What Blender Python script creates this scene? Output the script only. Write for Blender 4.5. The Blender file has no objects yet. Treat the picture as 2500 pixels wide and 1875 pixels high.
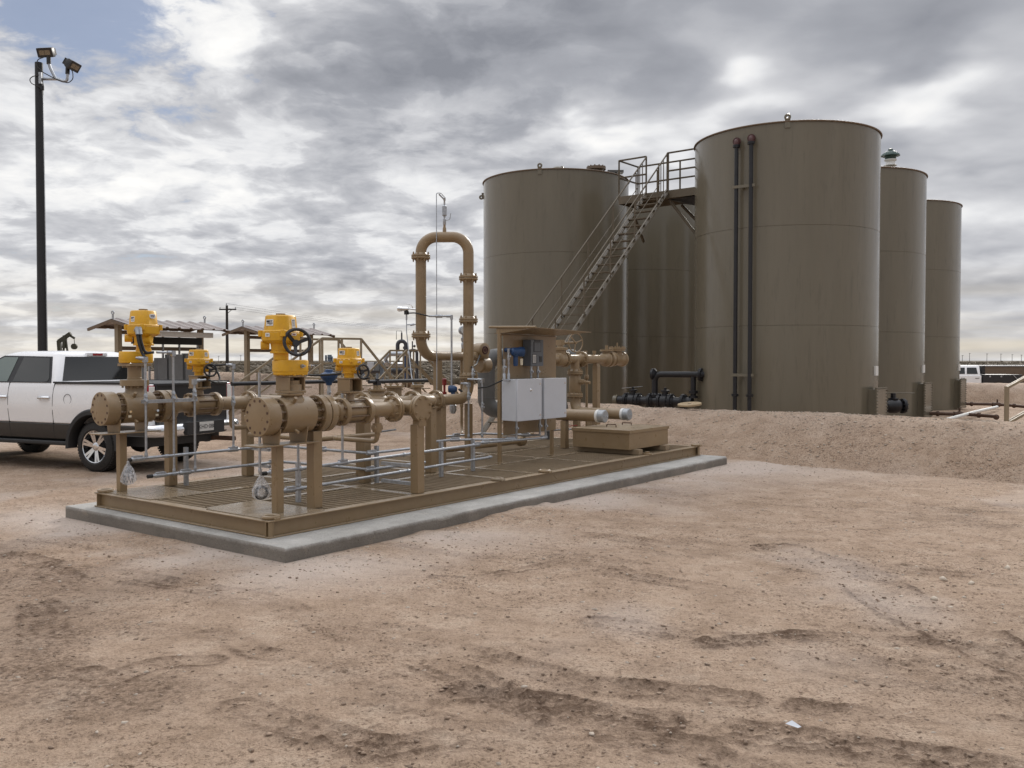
import bpy, bmesh, math, random
import numpy as np
from mathutils import Vector, Matrix
random.seed(7)
rng = np.random.default_rng(11)
sc = bpy.context.scene
COL = sc.collection
R = math.radians

# ------------------------------------------------------------------ materials
def nmat(name):
    m = bpy.data.materials.new(name); m.use_nodes = True
    nt = m.node_tree
    return m, nt, nt.nodes['Principled BSDF']
def N(nt, t, **k):
    n = nt.nodes.new(t)
    for a, b in k.items():
        if a in n.inputs: n.inputs[a].default_value = b
        else: setattr(n, a, b)
    return n
def ramp(nt, fac, stops):
    r = nt.nodes.new('ShaderNodeValToRGB')
    while len(r.color_ramp.elements) < len(stops): r.color_ramp.elements.new(.5)
    for e, (p, c) in zip(r.color_ramp.elements, stops):
        e.position = p; e.color = (c, c, c, 1) if isinstance(c, (int, float)) else (*c, 1)
    nt.links.new(fac, r.inputs[0])
    return r
def mixc(nt, a, b, f, mode='MIX'):
    n = nt.nodes.new('ShaderNodeMix'); n.data_type = 'RGBA'; n.blend_type = mode
    for i, x in ((6, a), (7, b), (0, f)):
        if hasattr(x, 'links'): nt.links.new(x, n.inputs[i])
        elif isinstance(x, (int, float)): n.inputs[i].default_value = x
        else: n.inputs[i].default_value = (*x, 1)
    return n.outputs[2]
def mth(nt, op, a, b=0., c=0., clamp=False):
    n = nt.nodes.new('ShaderNodeMath'); n.operation = op; n.use_clamp = clamp
    for i, x in enumerate((a, b, c)):
        if hasattr(x, 'links'): nt.links.new(x, n.inputs[i])
        else: n.inputs[i].default_value = x
    return n.outputs[0]
def noise(nt, co, scale, detail=4, rough=.55, dist=0.):
    n = N(nt, 'ShaderNodeTexNoise', Scale=scale, Detail=detail, Roughness=rough, Distortion=dist)
    if co is not None: nt.links.new(co, n.inputs['Vector'])
    return n.outputs['Fac']
def objco(nt): return nt.nodes.new('ShaderNodeTexCoord').outputs['Object']
def geoco(nt): return nt.nodes.new('ShaderNodeNewGeometry').outputs['Position']
def paint(name, col, rough=.45, metal=0., var=.12, scale=6., bump=.0, bscale=60., dirt=None, dirtamt=.5, coat=0., spec=.5, settle=0.):
    m, nt, p = nmat(name)
    co = geoco(nt)
    f = noise(nt, co, scale, 5, .6)
    lo = tuple(c * (1 - var) for c in col); hi = tuple(min(1, c * (1 + var)) for c in col)
    c = ramp(nt, f, [(.3, lo), (.7, hi)]).outputs[0]
    if dirt:
        g = noise(nt, co, scale * 2.7, 6, .7)
        d = ramp(nt, g, [(.5, 0.), (.72, dirtamt)]).outputs[0]
        c = mixc(nt, c, dirt, d)
    if settle:                                   # dust that has settled on upward faces
        ge = nt.nodes.new('ShaderNodeNewGeometry'); sz = nt.nodes.new('ShaderNodeSeparateXYZ'); nt.links.new(ge.outputs['True Normal'], sz.inputs[0])
        up = ramp(nt, sz.outputs[2], [(.55, 0.), (.95, settle)]).outputs[0]
        c = mixc(nt, c, (.40, .33, .25), mth(nt, 'MULTIPLY', up, ramp(nt, noise(nt, co, 5, 6, .7), [(.3, .35), (.65, 1.)]).outputs[0]))
    nt.links.new(c, p.inputs['Base Color'])
    g2 = noise(nt, co, scale * 3.1, 4, .6)
    rr = ramp(nt, g2, [(.3, max(.02, rough - .08)), (.7, min(1, rough + .1))]).outputs[0]
    nt.links.new(rr, p.inputs['Roughness'])
    p.inputs['Metallic'].default_value = metal
    p.inputs['Specular IOR Level'].default_value = spec
    if coat: p.inputs['Coat Weight'].default_value = coat; p.inputs['Coat Roughness'].default_value = .06
    if bump:
        b = N(nt, 'ShaderNodeBump', Strength=bump, Distance=.01)
        nt.links.new(noise(nt, co, bscale, 4, .6), b.inputs['Height'])
        nt.links.new(b.outputs[0], p.inputs['Normal'])
    return m
DUST = (.33, .25, .18)
M = {}
M['tan'] = paint('tan_paint', (.252, .176, .097), .33, var=.08, scale=3, dirt=DUST, dirtamt=.25, settle=.5)
M['tandeck'] = paint('tan_deck_paint', (.235, .180, .118), .24, var=.06, scale=1.2, dirt=DUST, dirtamt=.3)
M['tangrate'] = paint('tan_grating_paint', (.265, .198, .125), .65, var=.1, scale=5, dirt=DUST, dirtamt=.4)
M['tanbolt'] = paint('tan_bolt_paint', (.125, .078, .042), .45, var=.35, scale=40)
M['stile'] = paint('pale_tan_paint', (.26, .205, .135), .5, var=.08, scale=4)
M['galv'] = paint('galvanised_steel', (.42, .44, .47), .42, metal=.75, var=.2, scale=28, dirt=(.3, .31, .33), dirtamt=.5)
M['chrome'] = paint('chrome', (.75, .76, .78), .12, metal=1., var=.04)
M['yellow'] = paint('yellow_enamel', (.68, .365, .012), .42, settle=.25, var=.06, scale=7, dirt=(.42, .22, .05), dirtamt=.4, bump=.05, bscale=90)
M['black'] = paint('black_enamel', (.018, .018, .02), .4, var=.2, scale=9)
M['blackpipe'] = paint('black_coated_pipe', (.010, .0105, .014), .38, var=.3, scale=5, dirt=(.035, .032, .03), dirtamt=.35)
M['bluepipe'] = paint('dark_blue_grey_pipe', (.045, .047, .058), .4, var=.25, scale=4, dirt=(.1, .09, .08), dirtamt=.5)
M['rubber'] = paint('tyre_rubber', (.022, .021, .02), .8, var=.3, scale=20, dirt=(.09, .07, .055), dirtamt=.35)
M['white'] = paint('white_car_paint', (.84, .845, .86), .3, var=.004, scale=.7, coat=.6)
M['trim'] = paint('dark_stone_trim', (.024, .022, .020), .42, var=.1, coat=.15)
M['plastic'] = paint('black_plastic', (.02, .02, .021), .6, var=.15, scale=30)
M['greybox'] = paint('grey_enclosure_paint', (.525, .545, .585), .4, var=.02, scale=4, dirt=(.4, .39, .37), dirtamt=.15)
M['greydark'] = paint('slate_grey_enclosure', (.11, .125, .145), .42, var=.06, scale=8)
M['cabinet'] = paint('grey_cabinet', (.17, .18, .19), .5, var=.1, scale=5)
M['greypipe'] = paint('matt_grey_pipe', (.082, .080, .077), .48, var=.12, scale=2.5, dirt=(.17, .16, .15), dirtamt=.3)
M['blue'] = paint('blue_enamel', (.015, .05, .135), .35, var=.12, scale=14)
M['dullred'] = paint('weathered_dark_red', (.06, .015, .014), .55, var=.3, scale=12)
M['red'] = paint('red_enamel', (.24, .02, .018), .4, var=.15, scale=9)
M['redlens'] = paint('red_lens', (.30, .008, .015), .12, var=.05)
M['label'] = paint('white_sticker', (.72, .72, .70), .5, var=.04, scale=30)
M['ink'] = paint('black_print', (.02, .02, .025), .6, var=.05)
M['navyink'] = paint('navy_print', (.03, .03, .11), .6, var=.05)
M['tag'] = paint('cream_paper_tag', (.68, .62, .48), .7, var=.05)
M['wood'] = paint('weathered_pine', (.36, .27, .16), .7, var=.18, scale=9, bump=.2)
M['polewood'] = paint('creosoted_pole', (.035, .027, .022), .7, var=.3, scale=6)
M['blackpole'] = paint('black_pole_paint', (.012, .0125, .015), .42, var=.2, scale=3)
M['whitepipe'] = paint('white_poly_pipe', (.68, .67, .64), .45, var=.05, scale=5)
M['silvercap'] = paint('silver_pipe_cap', (.36, .38, .40), .38, metal=.5, var=.1, scale=30)
M['rust'] = paint('rusty_iron', (.085, .045, .028), .7, var=.3, scale=22)
M['green'] = paint('dark_green_vent', (.03, .065, .055), .45, var=.1, scale=10)
M['roofmetal'] = paint('ribbed_roof_metal', (.30, .26, .245), .32, metal=.3, var=.08, scale=2)
M['brownsteel'] = paint('brown_steel', (.15, .105, .07), .5, var=.12, scale=4)
M['lamp'] = paint('floodlight_lens', (.20, .16, .11), .2, var=.2, scale=50)
M['farblue'] = paint('far_steel', (.15, .18, .22), .7, var=.1)
M['pump'] = paint('pump_jack_paint', (.055, .05, .03), .6, var=.15)
def glass(name, col, rough=.04):
    m, nt, p = nmat(name)
    p.inputs['Base Color'].default_value = (*col, 1); p.inputs['Roughness'].default_value = rough
    p.inputs['Specular IOR Level'].default_value = .6
    p.inputs['Coat Weight'].default_value = .4
    return m
M['tint'] = glass('tinted_glass', (.010, .012, .014))
M['clearwin'] = glass('pale_window_glass', (.12, .16, .15))
M['dial'] = glass('dial_face', (.55, .56, .55), .25)
def plasticbag():
    m, nt, p = nmat('clear_plastic_bag')
    p.inputs['Base Color'].default_value = (.82, .83, .86, 1); p.inputs['Roughness'].default_value = .25
    co = geoco(nt)
    f = noise(nt, co, 30, 4, .6)
    a = ramp(nt, f, [(.35, .12), (.68, .55)]).outputs[0]
    nt.links.new(a, p.inputs['Alpha'])
    b = N(nt, 'ShaderNodeBump', Strength=.9, Distance=.02)
    nt.links.new(noise(nt, co, 26, 3, .6, .6), b.inputs['Height']); nt.links.new(b.outputs[0], p.inputs['Normal'])
    return m
M['bag'] = plasticbag()
def concrete():
    m, nt, p = nmat('grey_concrete'); co = geoco(nt)
    a = ramp(nt, noise(nt, co, 1.6, 7, .65), [(.3, (.29, .278, .258)), (.55, (.42, .405, .378)), (.75, (.54, .52, .485))]).outputs[0]
    blot = ramp(nt, noise(nt, co, 3.3, 5, .7, .5), [(.60, 0.), (.68, .75)]).outputs[0]
    a = mixc(nt, a, (.52, .48, .43), blot)
    sp = nt.nodes.new('ShaderNodeSeparateXYZ'); nt.links.new(co, sp.inputs[0])                 # shade of the side face below the lit top, put into the colour
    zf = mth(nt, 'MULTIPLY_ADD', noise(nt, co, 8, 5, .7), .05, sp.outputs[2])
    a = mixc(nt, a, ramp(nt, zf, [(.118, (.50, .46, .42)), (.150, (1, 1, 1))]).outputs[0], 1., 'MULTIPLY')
    pits = ramp(nt, noise(nt, co, 55, 3, .6), [(.28, (.35, .35, .35)), (.42, (1, 1, 1))]).outputs[0]
    a = mixc(nt, a, pits, .6, 'MULTIPLY')
    nt.links.new(a, p.inputs['Base Color']); p.inputs['Roughness'].default_value = .85
    sd_ = ramp(nt, noise(nt, co, 2.6, 6, .7, .4), [(.50, 0.), (.66, .6)]).outputs[0]          # soil tracked over it
    a = mixc(nt, a, (.40, .30, .22), sd_)
    b = N(nt, 'ShaderNodeBump', Strength=.8, Distance=.02)
    nt.links.new(noise(nt, co, 45, 6, .7), b.inputs['Height']); nt.links.new(b.outputs[0], p.inputs['Normal'])
    return m
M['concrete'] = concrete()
def tankmat():
    m, nt, p = nmat('tank_paint'); co = geoco(nt)
    sx = nt.nodes.new('ShaderNodeMapping'); sx.inputs['Scale'].default_value = (1, 1, .12)
    nt.links.new(co, sx.inputs[0])
    f = noise(nt, sx.outputs[0], 2.2, 6, .6)
    c = ramp(nt, f, [(.3, (.146, .128, .094)), (.7, (.166, .146, .108))]).outputs[0]
    st = ramp(nt, noise(nt, sx.outputs[0], 9, 5, .7), [(.55, 0.), (.78, .55)]).outputs[0]
    c = mixc(nt, c, (.095, .083, .062), st)
    nt.links.new(c, p.inputs['Base Color'])
    rr = ramp(nt, noise(nt, co, 3, 5, .6), [(.3, .16), (.7, .26)]).outputs[0]
    nt.links.new(rr, p.inputs['Roughness'])
    b = N(nt, 'ShaderNodeBump', Strength=.10, Distance=.05)
    nt.links.new(noise(nt, co, .9, 2, .5), b.inputs['Height']); nt.links.new(b.outputs[0], p.inputs['Normal'])
    return m
M['tank'] = tankmat()

# ------------------------------------------------------------------ naming and hierarchy
WM = {}                                   # world matrix of every root and part
def tag(o, label=None, cat=None, group=None, kind=None):
    if label: o['label'] = label
    if cat: o['category'] = cat
    if group: o['group'] = group
    if kind: o['kind'] = kind
    return o
def thing(name, label, cat, loc=(0, 0, 0), frame=None, rz=0., group=None):
    o = bpy.data.objects.new(name, None); COL.objects.link(o); o.empty_display_size = .2
    m = (frame or Matrix()) @ Matrix.Translation(loc) @ Matrix.Rotation(rz, 4, 'Z')
    o.matrix_world = m; WM[o.name] = m.copy()
    return tag(o, label, cat, group)

class MB:
    def __init__(s, frame=None):
        s.bm = bmesh.new(); s.F = frame or Matrix()
    def _m(s, vs, m): bmesh.ops.transform(s.bm, matrix=m, verts=vs)
    def box(s, c, size, rz=0., rx=0., ry=0.):
        r = bmesh.ops.create_cube(s.bm, size=1.)
        m = Matrix.Translation(c) @ Matrix.Rotation(rz, 4, 'Z') @ Matrix.Rotation(ry, 4, 'Y') @ Matrix.Rotation(rx, 4, 'X') @ Matrix.Diagonal((*size, 1))
        s._m(r['verts'], m); return s
    def bx(s, x0, x1, y0, y1, z0, z1):
        return s.box(((x0 + x1) / 2, (y0 + y1) / 2, (z0 + z1) / 2), (abs(x1 - x0), abs(y1 - y0), abs(z1 - z0)))
    def beam(s, p0, p1, w, h, up=(0, 0, 1)):
        p0 = Vector(p0); p1 = Vector(p1); d = p1 - p0; L = d.length; z = d.normalized()
        up = Vector(up)
        if abs(z.dot(up)) > .98: up = Vector((1, 0, 0))
        x = up.cross(z).normalized(); y = z.cross(x)
        m = Matrix((x, y, z)).transposed().to_4x4(); m.translation = (p0 + p1) / 2
        r = bmesh.ops.create_cube(s.bm, size=1.)
        s._m(r['verts'], m @ Matrix.Diagonal((w, h, L, 1))); return s
    def lathe(s, p, d, prof, seg=28, caps=True):
        p = Vector(p); z = Vector(d).normalized()
        a = Vector((0, 0, 1)) if abs(z.z) < .9 else Vector((1, 0, 0))
        x = a.cross(z).normalized(); y = z.cross(x)
        rings = []
        for t, r in prof:
            rings.append([s.bm.verts.new(p + z * t + (x * math.cos(2 * math.pi * i / seg) + y * math.sin(2 * math.pi * i / seg)) * max(r, 1e-4)) for i in range(seg)])
        for q, w in zip(rings, rings[1:]):
            for i in range(seg):
                j = (i + 1) % seg
                s.bm.faces.new((q[i], q[j], w[j], w[i]))
        if caps:
            s.bm.faces.new(list(reversed(rings[0]))); s.bm.faces.new(rings[-1])
        return s
    def cyl(s, p0, p1, r, r2=None, seg=20):
        p0 = Vector(p0); p1 = Vector(p1)
        return s.lathe(p0, p1 - p0, [(0, r), ((p1 - p0).length, r if r2 is None else r2)], seg)
    def tube(s, pts, r, seg=12, bend=0., bseg=7, caps=True):
        pts = [Vector(p) for p in pts]
        if bend:
            out = [pts[0]]
            for a, b, c in zip(pts, pts[1:], pts[2:]):
                d0 = (a - b); d1 = (c - b); l = min(bend, d0.length * .99, d1.length * .99)
                u0 = d0.normalized(); u1 = d1.normalized(); ang = u0.angle(u1)
                if ang > 3.1: out.append(b); continue
                rad = l * math.tan(ang / 2)
                cen = b + (u0 + u1).normalized() * (rad / math.sin(ang / 2))
                s0 = b + u0 * l - cen; s1 = b + u1 * l - cen; tot = s0.angle(s1)
                for i in range(bseg + 1):
                    t = i / bseg
                    out.append(cen + (s0 * math.sin((1 - t) * tot) + s1 * math.sin(t * tot)) / math.sin(tot))
            out.append(pts[-1]); pts = out
        cl = [pts[0]]
        for p in pts[1:]:
            if (p - cl[-1]).length > 1e-5: cl.append(p)
        pts = cl; n = len(pts)
        tan = []
        for i in range(n):
            a = pts[max(0, i - 1)]; b = pts[min(n - 1, i + 1)]
            if 0 < i < n - 1: t = (pts[i] - a).normalized() + (b - pts[i]).normalized()
            else: t = b - a
            tan.append(t.normalized())
        z = tan[0]; a = Vector((0, 0, 1)) if abs(z.z) < .9 else Vector((1, 0, 0))
        x = a.cross(z).normalized(); rings = []
        for i in range(n):
            if i:
                q = tan[i - 1].rotation_difference(tan[i]); x = q @ x
            y = tan[i].cross(x)
            k = 1.
            if 0 < i < n - 1 and not bend:
                c = max(.3, math.cos(.5 * (pts[i] - pts[i - 1]).angle(pts[i + 1] - pts[i]))); k = 1 / c
            rr = r[i] if isinstance(r, (list, tuple)) else r
            rings.append([s.bm.verts.new(pts[i] + (x * math.cos(2 * math.pi * j / seg) + y * math.sin(2 * math.pi * j / seg)) * rr) for j in range(seg)])
        for q, w in zip(rings, rings[1:]):
            for i in range(seg):
                j = (i + 1) % seg
                s.bm.faces.new((q[i], q[j], w[j], w[i]))
        if caps:
            s.bm.faces.new(list(reversed(rings[0]))); s.bm.faces.new(rings[-1])
        return s
    def torus(s, c, axis, R_, r, seg=32, rs=8, a0=0., a1=360.):
        c = Vector(c); z = Vector(axis).normalized()
        a = Vector((0, 0, 1)) if abs(z.z) < .9 else Vector((1, 0, 0))
        x = a.cross(z).normalized(); y = z.cross(x)
        full = abs(a1 - a0) >= 359.9; n = seg if full else seg + 1; rings = []
        for i in range(n):
            t = R(a0 + (a1 - a0) * i / seg); e = x * math.cos(t) + y * math.sin(t)
            rings.append([s.bm.verts.new(c + e * (R_ + r * math.cos(2 * math.pi * j / rs)) + z * r * math.sin(2 * math.pi * j / rs)) for j in range(rs)])
        for i in range(n if full else n - 1):
            q = rings[i]; w = rings[(i + 1) % n]
            for j in range(rs):
                k = (j + 1) % rs; s.bm.faces.new((q[j], w[j], w[k], q[k]))
        if not full:
            s.bm.faces.new(rings[0]); s.bm.faces.new(list(reversed(rings[-1])))
        return s
    def bolts(s, p, d, R_, n, r, h0, h1, seg=6, ph=0.):
        p = Vector(p); z = Vector(d).normalized()
        a = Vector((0, 0, 1)) if abs(z.z) < .9 else Vector((1, 0, 0))
        x = a.cross(z).normalized(); y = z.cross(x)
        for i in range(n):
            t = 2 * math.pi * (i + .5) / n + ph
            q = p + (x * math.cos(t) + y * math.sin(t)) * R_
            s.cyl(q + z * h0, q + z * h1, r, seg=seg)
        return s
    def flange(s, p, d, R_, t=.03, n=8, br=.014, hub=None, gap=.006):
        """a bolted pair of flanges centred on p: two discs, a gasket gap, bolts and weld-neck hubs"""
        p = Vector(p); z = Vector(d).normalized()
        for q in (-1, 1):
            prof = [(gap / 2, R_ * .99), (gap / 2 + .002, R_), (gap / 2 + t - .003, R_), (gap / 2 + t, R_ * .985)]
            if hub: prof += [(gap / 2 + t + .001, hub * 1.28), (gap / 2 + t * 2.3, hub * 1.0)]
            s.lathe(p, z * q, prof, 32)
        s.lathe(p, z, [(-gap, R_ * .78), (gap, R_ * .78)], 24)
        s.bolts(p, z, R_ * .84, n, br * .62, -t - .045, t + .045, 8)
        s.bolts(p, z, R_ * .84, n, br, -t - .022, -t - gap / 2, 6); s.bolts(p, z, R_ * .84, n, br, t + gap / 2, t + .022, 6)
        return s
    def prism(s, pts, m, h0, h1):
        """polygon pts (2-D) extruded from h0 to h1 along the third axis, then moved by m"""
        a = [s.bm.verts.new((x, y, h0)) for x, y in pts]; b = [s.bm.verts.new((x, y, h1)) for x, y in pts]
        n = len(pts)
        s.bm.faces.new(list(reversed(a))); s.bm.faces.new(b)
        for i in range(n): s.bm.faces.new((a[i], a[(i + 1) % n], b[(i + 1) % n], b[i]))
        s._m(a + b, m); return s
    def loft(s, secs, caps=True):
        """list of closed rings of points with equal counts"""
        rings = [[s.bm.verts.new(p) for p in sec] for sec in secs]; n = len(rings[0])
        for q, w in zip(rings, rings[1:]):
            for i in range(n):
                j = (i + 1) % n; s.bm.faces.new((q[i], q[j], w[j], w[i]))
        if caps: s.bm.faces.new(list(reversed(rings[0]))); s.bm.faces.new(rings[-1])
        return s
    def quad(s, *p):
        s.bm.faces.new([s.bm.verts.new(q) for q in p]); return s
    def ball(s, c, r, sub=2, sc_=(1, 1, 1)):
        q = bmesh.ops.create_icosphere(s.bm, subdivisions=sub, radius=1.)
        s._m(q['verts'], Matrix.Translation(c) @ Matrix.Diagonal((r * sc_[0], r * sc_[1], r * sc_[2], 1))); return s
    def build(s, name, mat, parent=None, bevel=0., ang=38., loc=None, norm=True):
        if norm: bmesh.ops.recalc_face_normals(s.bm, faces=s.bm.faces)
        m = s.F.copy()
        if parent is not None: m = WM[parent.name].inverted() @ m
        elif loc is not None: m = Matrix.Translation(loc).inverted() @ m
        s.bm.transform(m)
        me = bpy.data.meshes.new(name); s.bm.to_mesh(me); s.bm.free()
        me.materials.append(M[mat] if isinstance(mat, str) else mat)
        me.shade_smooth(); me.set_sharp_from_angle(angle=R(ang))
        o = bpy.data.objects.new(name, me); COL.objects.link(o)
        if parent is not None: o.parent = parent; WM[o.name] = WM[parent.name]
        else:
            w = Matrix.Translation(loc) if loc is not None else Matrix()
            o.matrix_world = w; WM[o.name] = w
        if bevel:
            b = o.modifiers.new('edge', 'BEVEL'); b.width = bevel; b.segments = 2; b.limit_method = 'ANGLE'; b.angle_limit = R(40)
        return o
def kids(o): return [c for c in bpy.data.objects if c.parent == o]
def copy_tree(root, m, label=None, group=None):
    """a copy of a thing with copies of its parts and sub-parts, moved to the world matrix m"""
    def cp(o, par):
        c = o.copy(); COL.objects.link(c)
        if par is not None: c.parent = par
        WM[c.name] = m
        for k in kids(o): cp(k, c)
        return c
    r = cp(root, None); r.matrix_world = m
    return tag(r, label, None, group)
def rrect(w, h, rad, n=5):
    out = []
    for cx_, cy_, a in ((w / 2 - rad, h / 2 - rad, 0), (-w / 2 + rad, h / 2 - rad, 90), (-w / 2 + rad, -h / 2 + rad, 180), (w / 2 - rad, -h / 2 + rad, 270)):
        for i in range(n + 1):
            t = R(a + 90 * i / n); out.append((cx_ + rad * math.cos(t), cy_ + rad * math.sin(t)))
    return out

# ------------------------------------------------------------------ camera and frames
HCAM = 1.78
cam = bpy.data.cameras.new('camera'); camo = bpy.data.objects.new('camera', cam); COL.objects.link(camo)
camo.location = (0, 0, HCAM); camo.rotation_euler = (R(90 - 1.497), 0, 0)
cam.sensor_width = 36; cam.lens = 36 * 2200 / 2500; cam.clip_start = .1; cam.clip_end = 9000
sc.camera = camo
YAW = R(36.9)
US = Vector((math.sin(YAW), math.cos(YAW), 0)); VS = Vector((-math.cos(YAW), math.sin(YAW), 0))
SK = Matrix((US, VS, (0, 0, 1))).transposed().to_4x4(); SK.translation = (-2.2345, 8.2498, 0)   # skid frame: u along, v across
DK = .30                                                                                         # deck height
# ------------------------------------------------------------------ numpy noise
def vnoise(x, y, seed=0):
    xi = np.floor(x).astype(np.int64); yi = np.floor(y).astype(np.int64); xf = x - xi; yf = y - yi
    def h(a, b):
        n = (a * 374761393 + b * 668265263 + seed * 974634541) & 0x7fffffff
        n = ((n ^ (n >> 13)) * 1274126177) & 0x7fffffff
        return ((n ^ (n >> 16)) & 0xffff) / 65535.
    u = xf * xf * (3 - 2 * xf); v = yf * yf * (3 - 2 * yf)
    return (h(xi, yi) * (1 - u) + h(xi + 1, yi) * u) * (1 - v) + (h(xi, yi + 1) * (1 - u) + h(xi + 1, yi + 1) * u) * v
def fbm(x, y, o=4, seed=0, g=.5):
    a = 1.; t = 0.; s = 0.
    for i in range(o):
        t = t + a * vnoise(x, y, seed + i * 17); s += a; a *= g; x = x * 2.03 + 5.1; y = y * 2.03 - 3.7
    return t / s - .5
def sstep(a, b, x):
    t = np.clip((x - a) / (b - a), 0, 1); return t * t * (3 - 2 * t)

# ------------------------------------------------------------------ world: cloudy daylight
SUN_AZ, SUN_EL = R(24), R(27)
w = bpy.data.worlds.new('World'); sc.world = w; w.use_nodes = True
nt = w.node_tree; bg = nt.nodes['Background']
sky = nt.nodes.new('ShaderNodeTexSky'); sky.sky_type = 'NISHITA'; sky.sun_disc = False
sky.sun_elevation = SUN_EL; sky.sun_rotation = SUN_AZ; sky.altitude = 800; sky.air_density = 1.0; sky.dust_density = .6
tc = nt.nodes.new('ShaderNodeTexCoord').outputs['Generated']
sep = nt.nodes.new('ShaderNodeSeparateXYZ'); nt.links.new(tc, sep.inputs[0])
X, Y, Zc = sep.outputs
az = mth(nt, 'MULTIPLY', mth(nt, 'ARCTAN2', X, Y), 57.2958)
el = mth(nt, 'MULTIPLY', mth(nt, 'ARCSINE', Zc), 57.2958)
zz = mth(nt, 'ADD', mth(nt, 'MAXIMUM', Zc, 0.), .20)
cb = nt.nodes.new('ShaderNodeCombineXYZ')
nt.links.new(mth(nt, 'DIVIDE', X, zz), cb.inputs[0]); nt.links.new(mth(nt, 'DIVIDE', Y, zz), cb.inputs[1])
cb.inputs[2].default_value = 3.3
P = cb.outputs[0]
warp = N(nt, 'ShaderNodeTexNoise', Scale=3.2, Detail=3.); nt.links.new(P, warp.inputs['Vector'])
vm = nt.nodes.new('ShaderNodeVectorMath'); vm.operation = 'MULTIPLY_ADD'
nt.links.new(warp.outputs['Color'], vm.inputs[0]); vm.inputs[1].default_value = (.15, .15, 0); nt.links.new(P, vm.inputs[2])
PW = vm.outputs[0]
sw = nt.nodes.new('ShaderNodeSeparateColor'); nt.links.new(warp.outputs['Color'], sw.inputs[0])
azw = mth(nt, 'MULTIPLY_ADD', mth(nt, 'SUBTRACT', sw.outputs[0], .5), 16., az); elw = mth(nt, 'MULTIPLY_ADD', mth(nt, 'SUBTRACT', sw.outputs[1], .5), 8., el)
def blob(a0, e0, ra, re):
    a = mth(nt, 'DIVIDE', mth(nt, 'SUBTRACT', azw, a0), ra); e = mth(nt, 'DIVIDE', mth(nt, 'SUBTRACT', elw, e0), re)
    return mth(nt, 'POWER', 2.71828, mth(nt, 'MULTIPLY', mth(nt, 'ADD', mth(nt, 'MULTIPLY', a, a), mth(nt, 'MULTIPLY', e, e)), -1.))
big = noise(nt, PW, 1.35, 4, .5); mid = noise(nt, PW, 4.6, 8, .55, .15); fine = noise(nt, PW, 13., 7, .6, .2)
d = mth(nt, 'MULTIPLY', mth(nt, 'SUBTRACT', big, .5), .55)
soft = noise(nt, PW, 2.8, 2.5, .5, .2)
lm = nt.nodes.new('ShaderNodeMapRange'); lm.interpolation_type = 'SMOOTHSTEP'      # crisp cumulus to the left, smooth deck to the right
nt.links.new(az, lm.inputs[0]); lm.inputs[1].default_value = 15.; lm.inputs[2].default_value = -6.
midc = ramp(nt, mid, [(.36, 0.), (.49, .42), (.56, .85), (.66, 1.)]).outputs[0]
crisp = mth(nt, 'MULTIPLY_ADD', mth(nt, 'SUBTRACT', midc, .5), .39, mth(nt, 'MULTIPLY', mth(nt, 'SUBTRACT', fine, .5), .42))
smooth = mth(nt, 'MULTIPLY_ADD', mth(nt, 'SUBTRACT', soft, .5), 1.0, mth(nt, 'MULTIPLY', mth(nt, 'SUBTRACT', mid, .5), .28))
lw = mth(nt, 'MULTIPLY_ADD', lm.outputs[0], .80, .08)
d = mth(nt, 'ADD', d, mth(nt, 'ADD', mth(nt, 'MULTIPLY', crisp, lw), mth(nt, 'MULTIPLY', smooth, mth(nt, 'SUBTRACT', 1., lw))))
# brightness of the cloud deck: lighter and darker masses lie where the photograph has them
br = mth(nt, 'MULTIPLY_ADD', lm.outputs[0], .07, mth(nt, 'ADD', d, .575))
for k, (a0, e0, ra, re) in ((-.36, (-2, 17.5, 11, 4.6)), (-.36, (28, 19.5, 10, 4)), (-.22, (17, 12.6, 7, 1.8)), (-.16, (-8, 6.0, 12, 2.6)), (-.20, (6, 20, 9, 3)),
                            (.12, (26, 9, 7, 2.2)), (.34, (14.3, 17.2, 2.6, 1.1)), (.32, (8.6, 13.8, 4.2, 1.0)), (.40, (23.8, 14.4, 3.8, 1.5)), (-.10, (24, 11.3, 7, .8)),
                            (.26, (-16, 18.5, 5, 4)), (.14, (-20, 11, 9, 4)), (.24, (15.5, 14.8, 3.5, 1.)), (.16, (2, 10.0, 6, 2)), (-.14, (27, 4.8, 8, 1.5)), (-.10, (-22, 3.2, 8, .9))):
    br = mth(nt, 'MULTIPLY_ADD', blob(a0, e0, ra, re), k, br)
cc = ramp(nt, br, [(.08, (.265, .277, .313)), (.36, (.395, .407, .445)), (.60, (.60, .607, .636)), (.78, (.82, .825, .84)), (.98, (1.02, 1.01, .99))]).outputs[0]
# warm band of light along the horizon
hz = ramp(nt, el, [(0., 1.), (1., 0.)]).outputs[0]
mr = nt.nodes.new('ShaderNodeMapRange'); mr.interpolation_type = 'SMOOTHSTEP'
nt.links.new(el, mr.inputs[0]); mr.inputs[1].default_value = 6.5; mr.inputs[2].default_value = -.3; mr.inputs[3].default_value = 0.; mr.inputs[4].default_value = .72
strk = N(nt, 'ShaderNodeMapping'); strk.inputs['Scale'].default_value = (1.2, 1.2, 34.); nt.links.new(tc, strk.inputs[0])
sn = ramp(nt, noise(nt, strk.outputs[0], 1.6, 4, .5), [(.36, .12), (.62, 1.)]).outputs[0]
cc = mixc(nt, cc, (.80, .71, .56), mth(nt, 'MULTIPLY', mr.outputs[0], sn))
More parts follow.
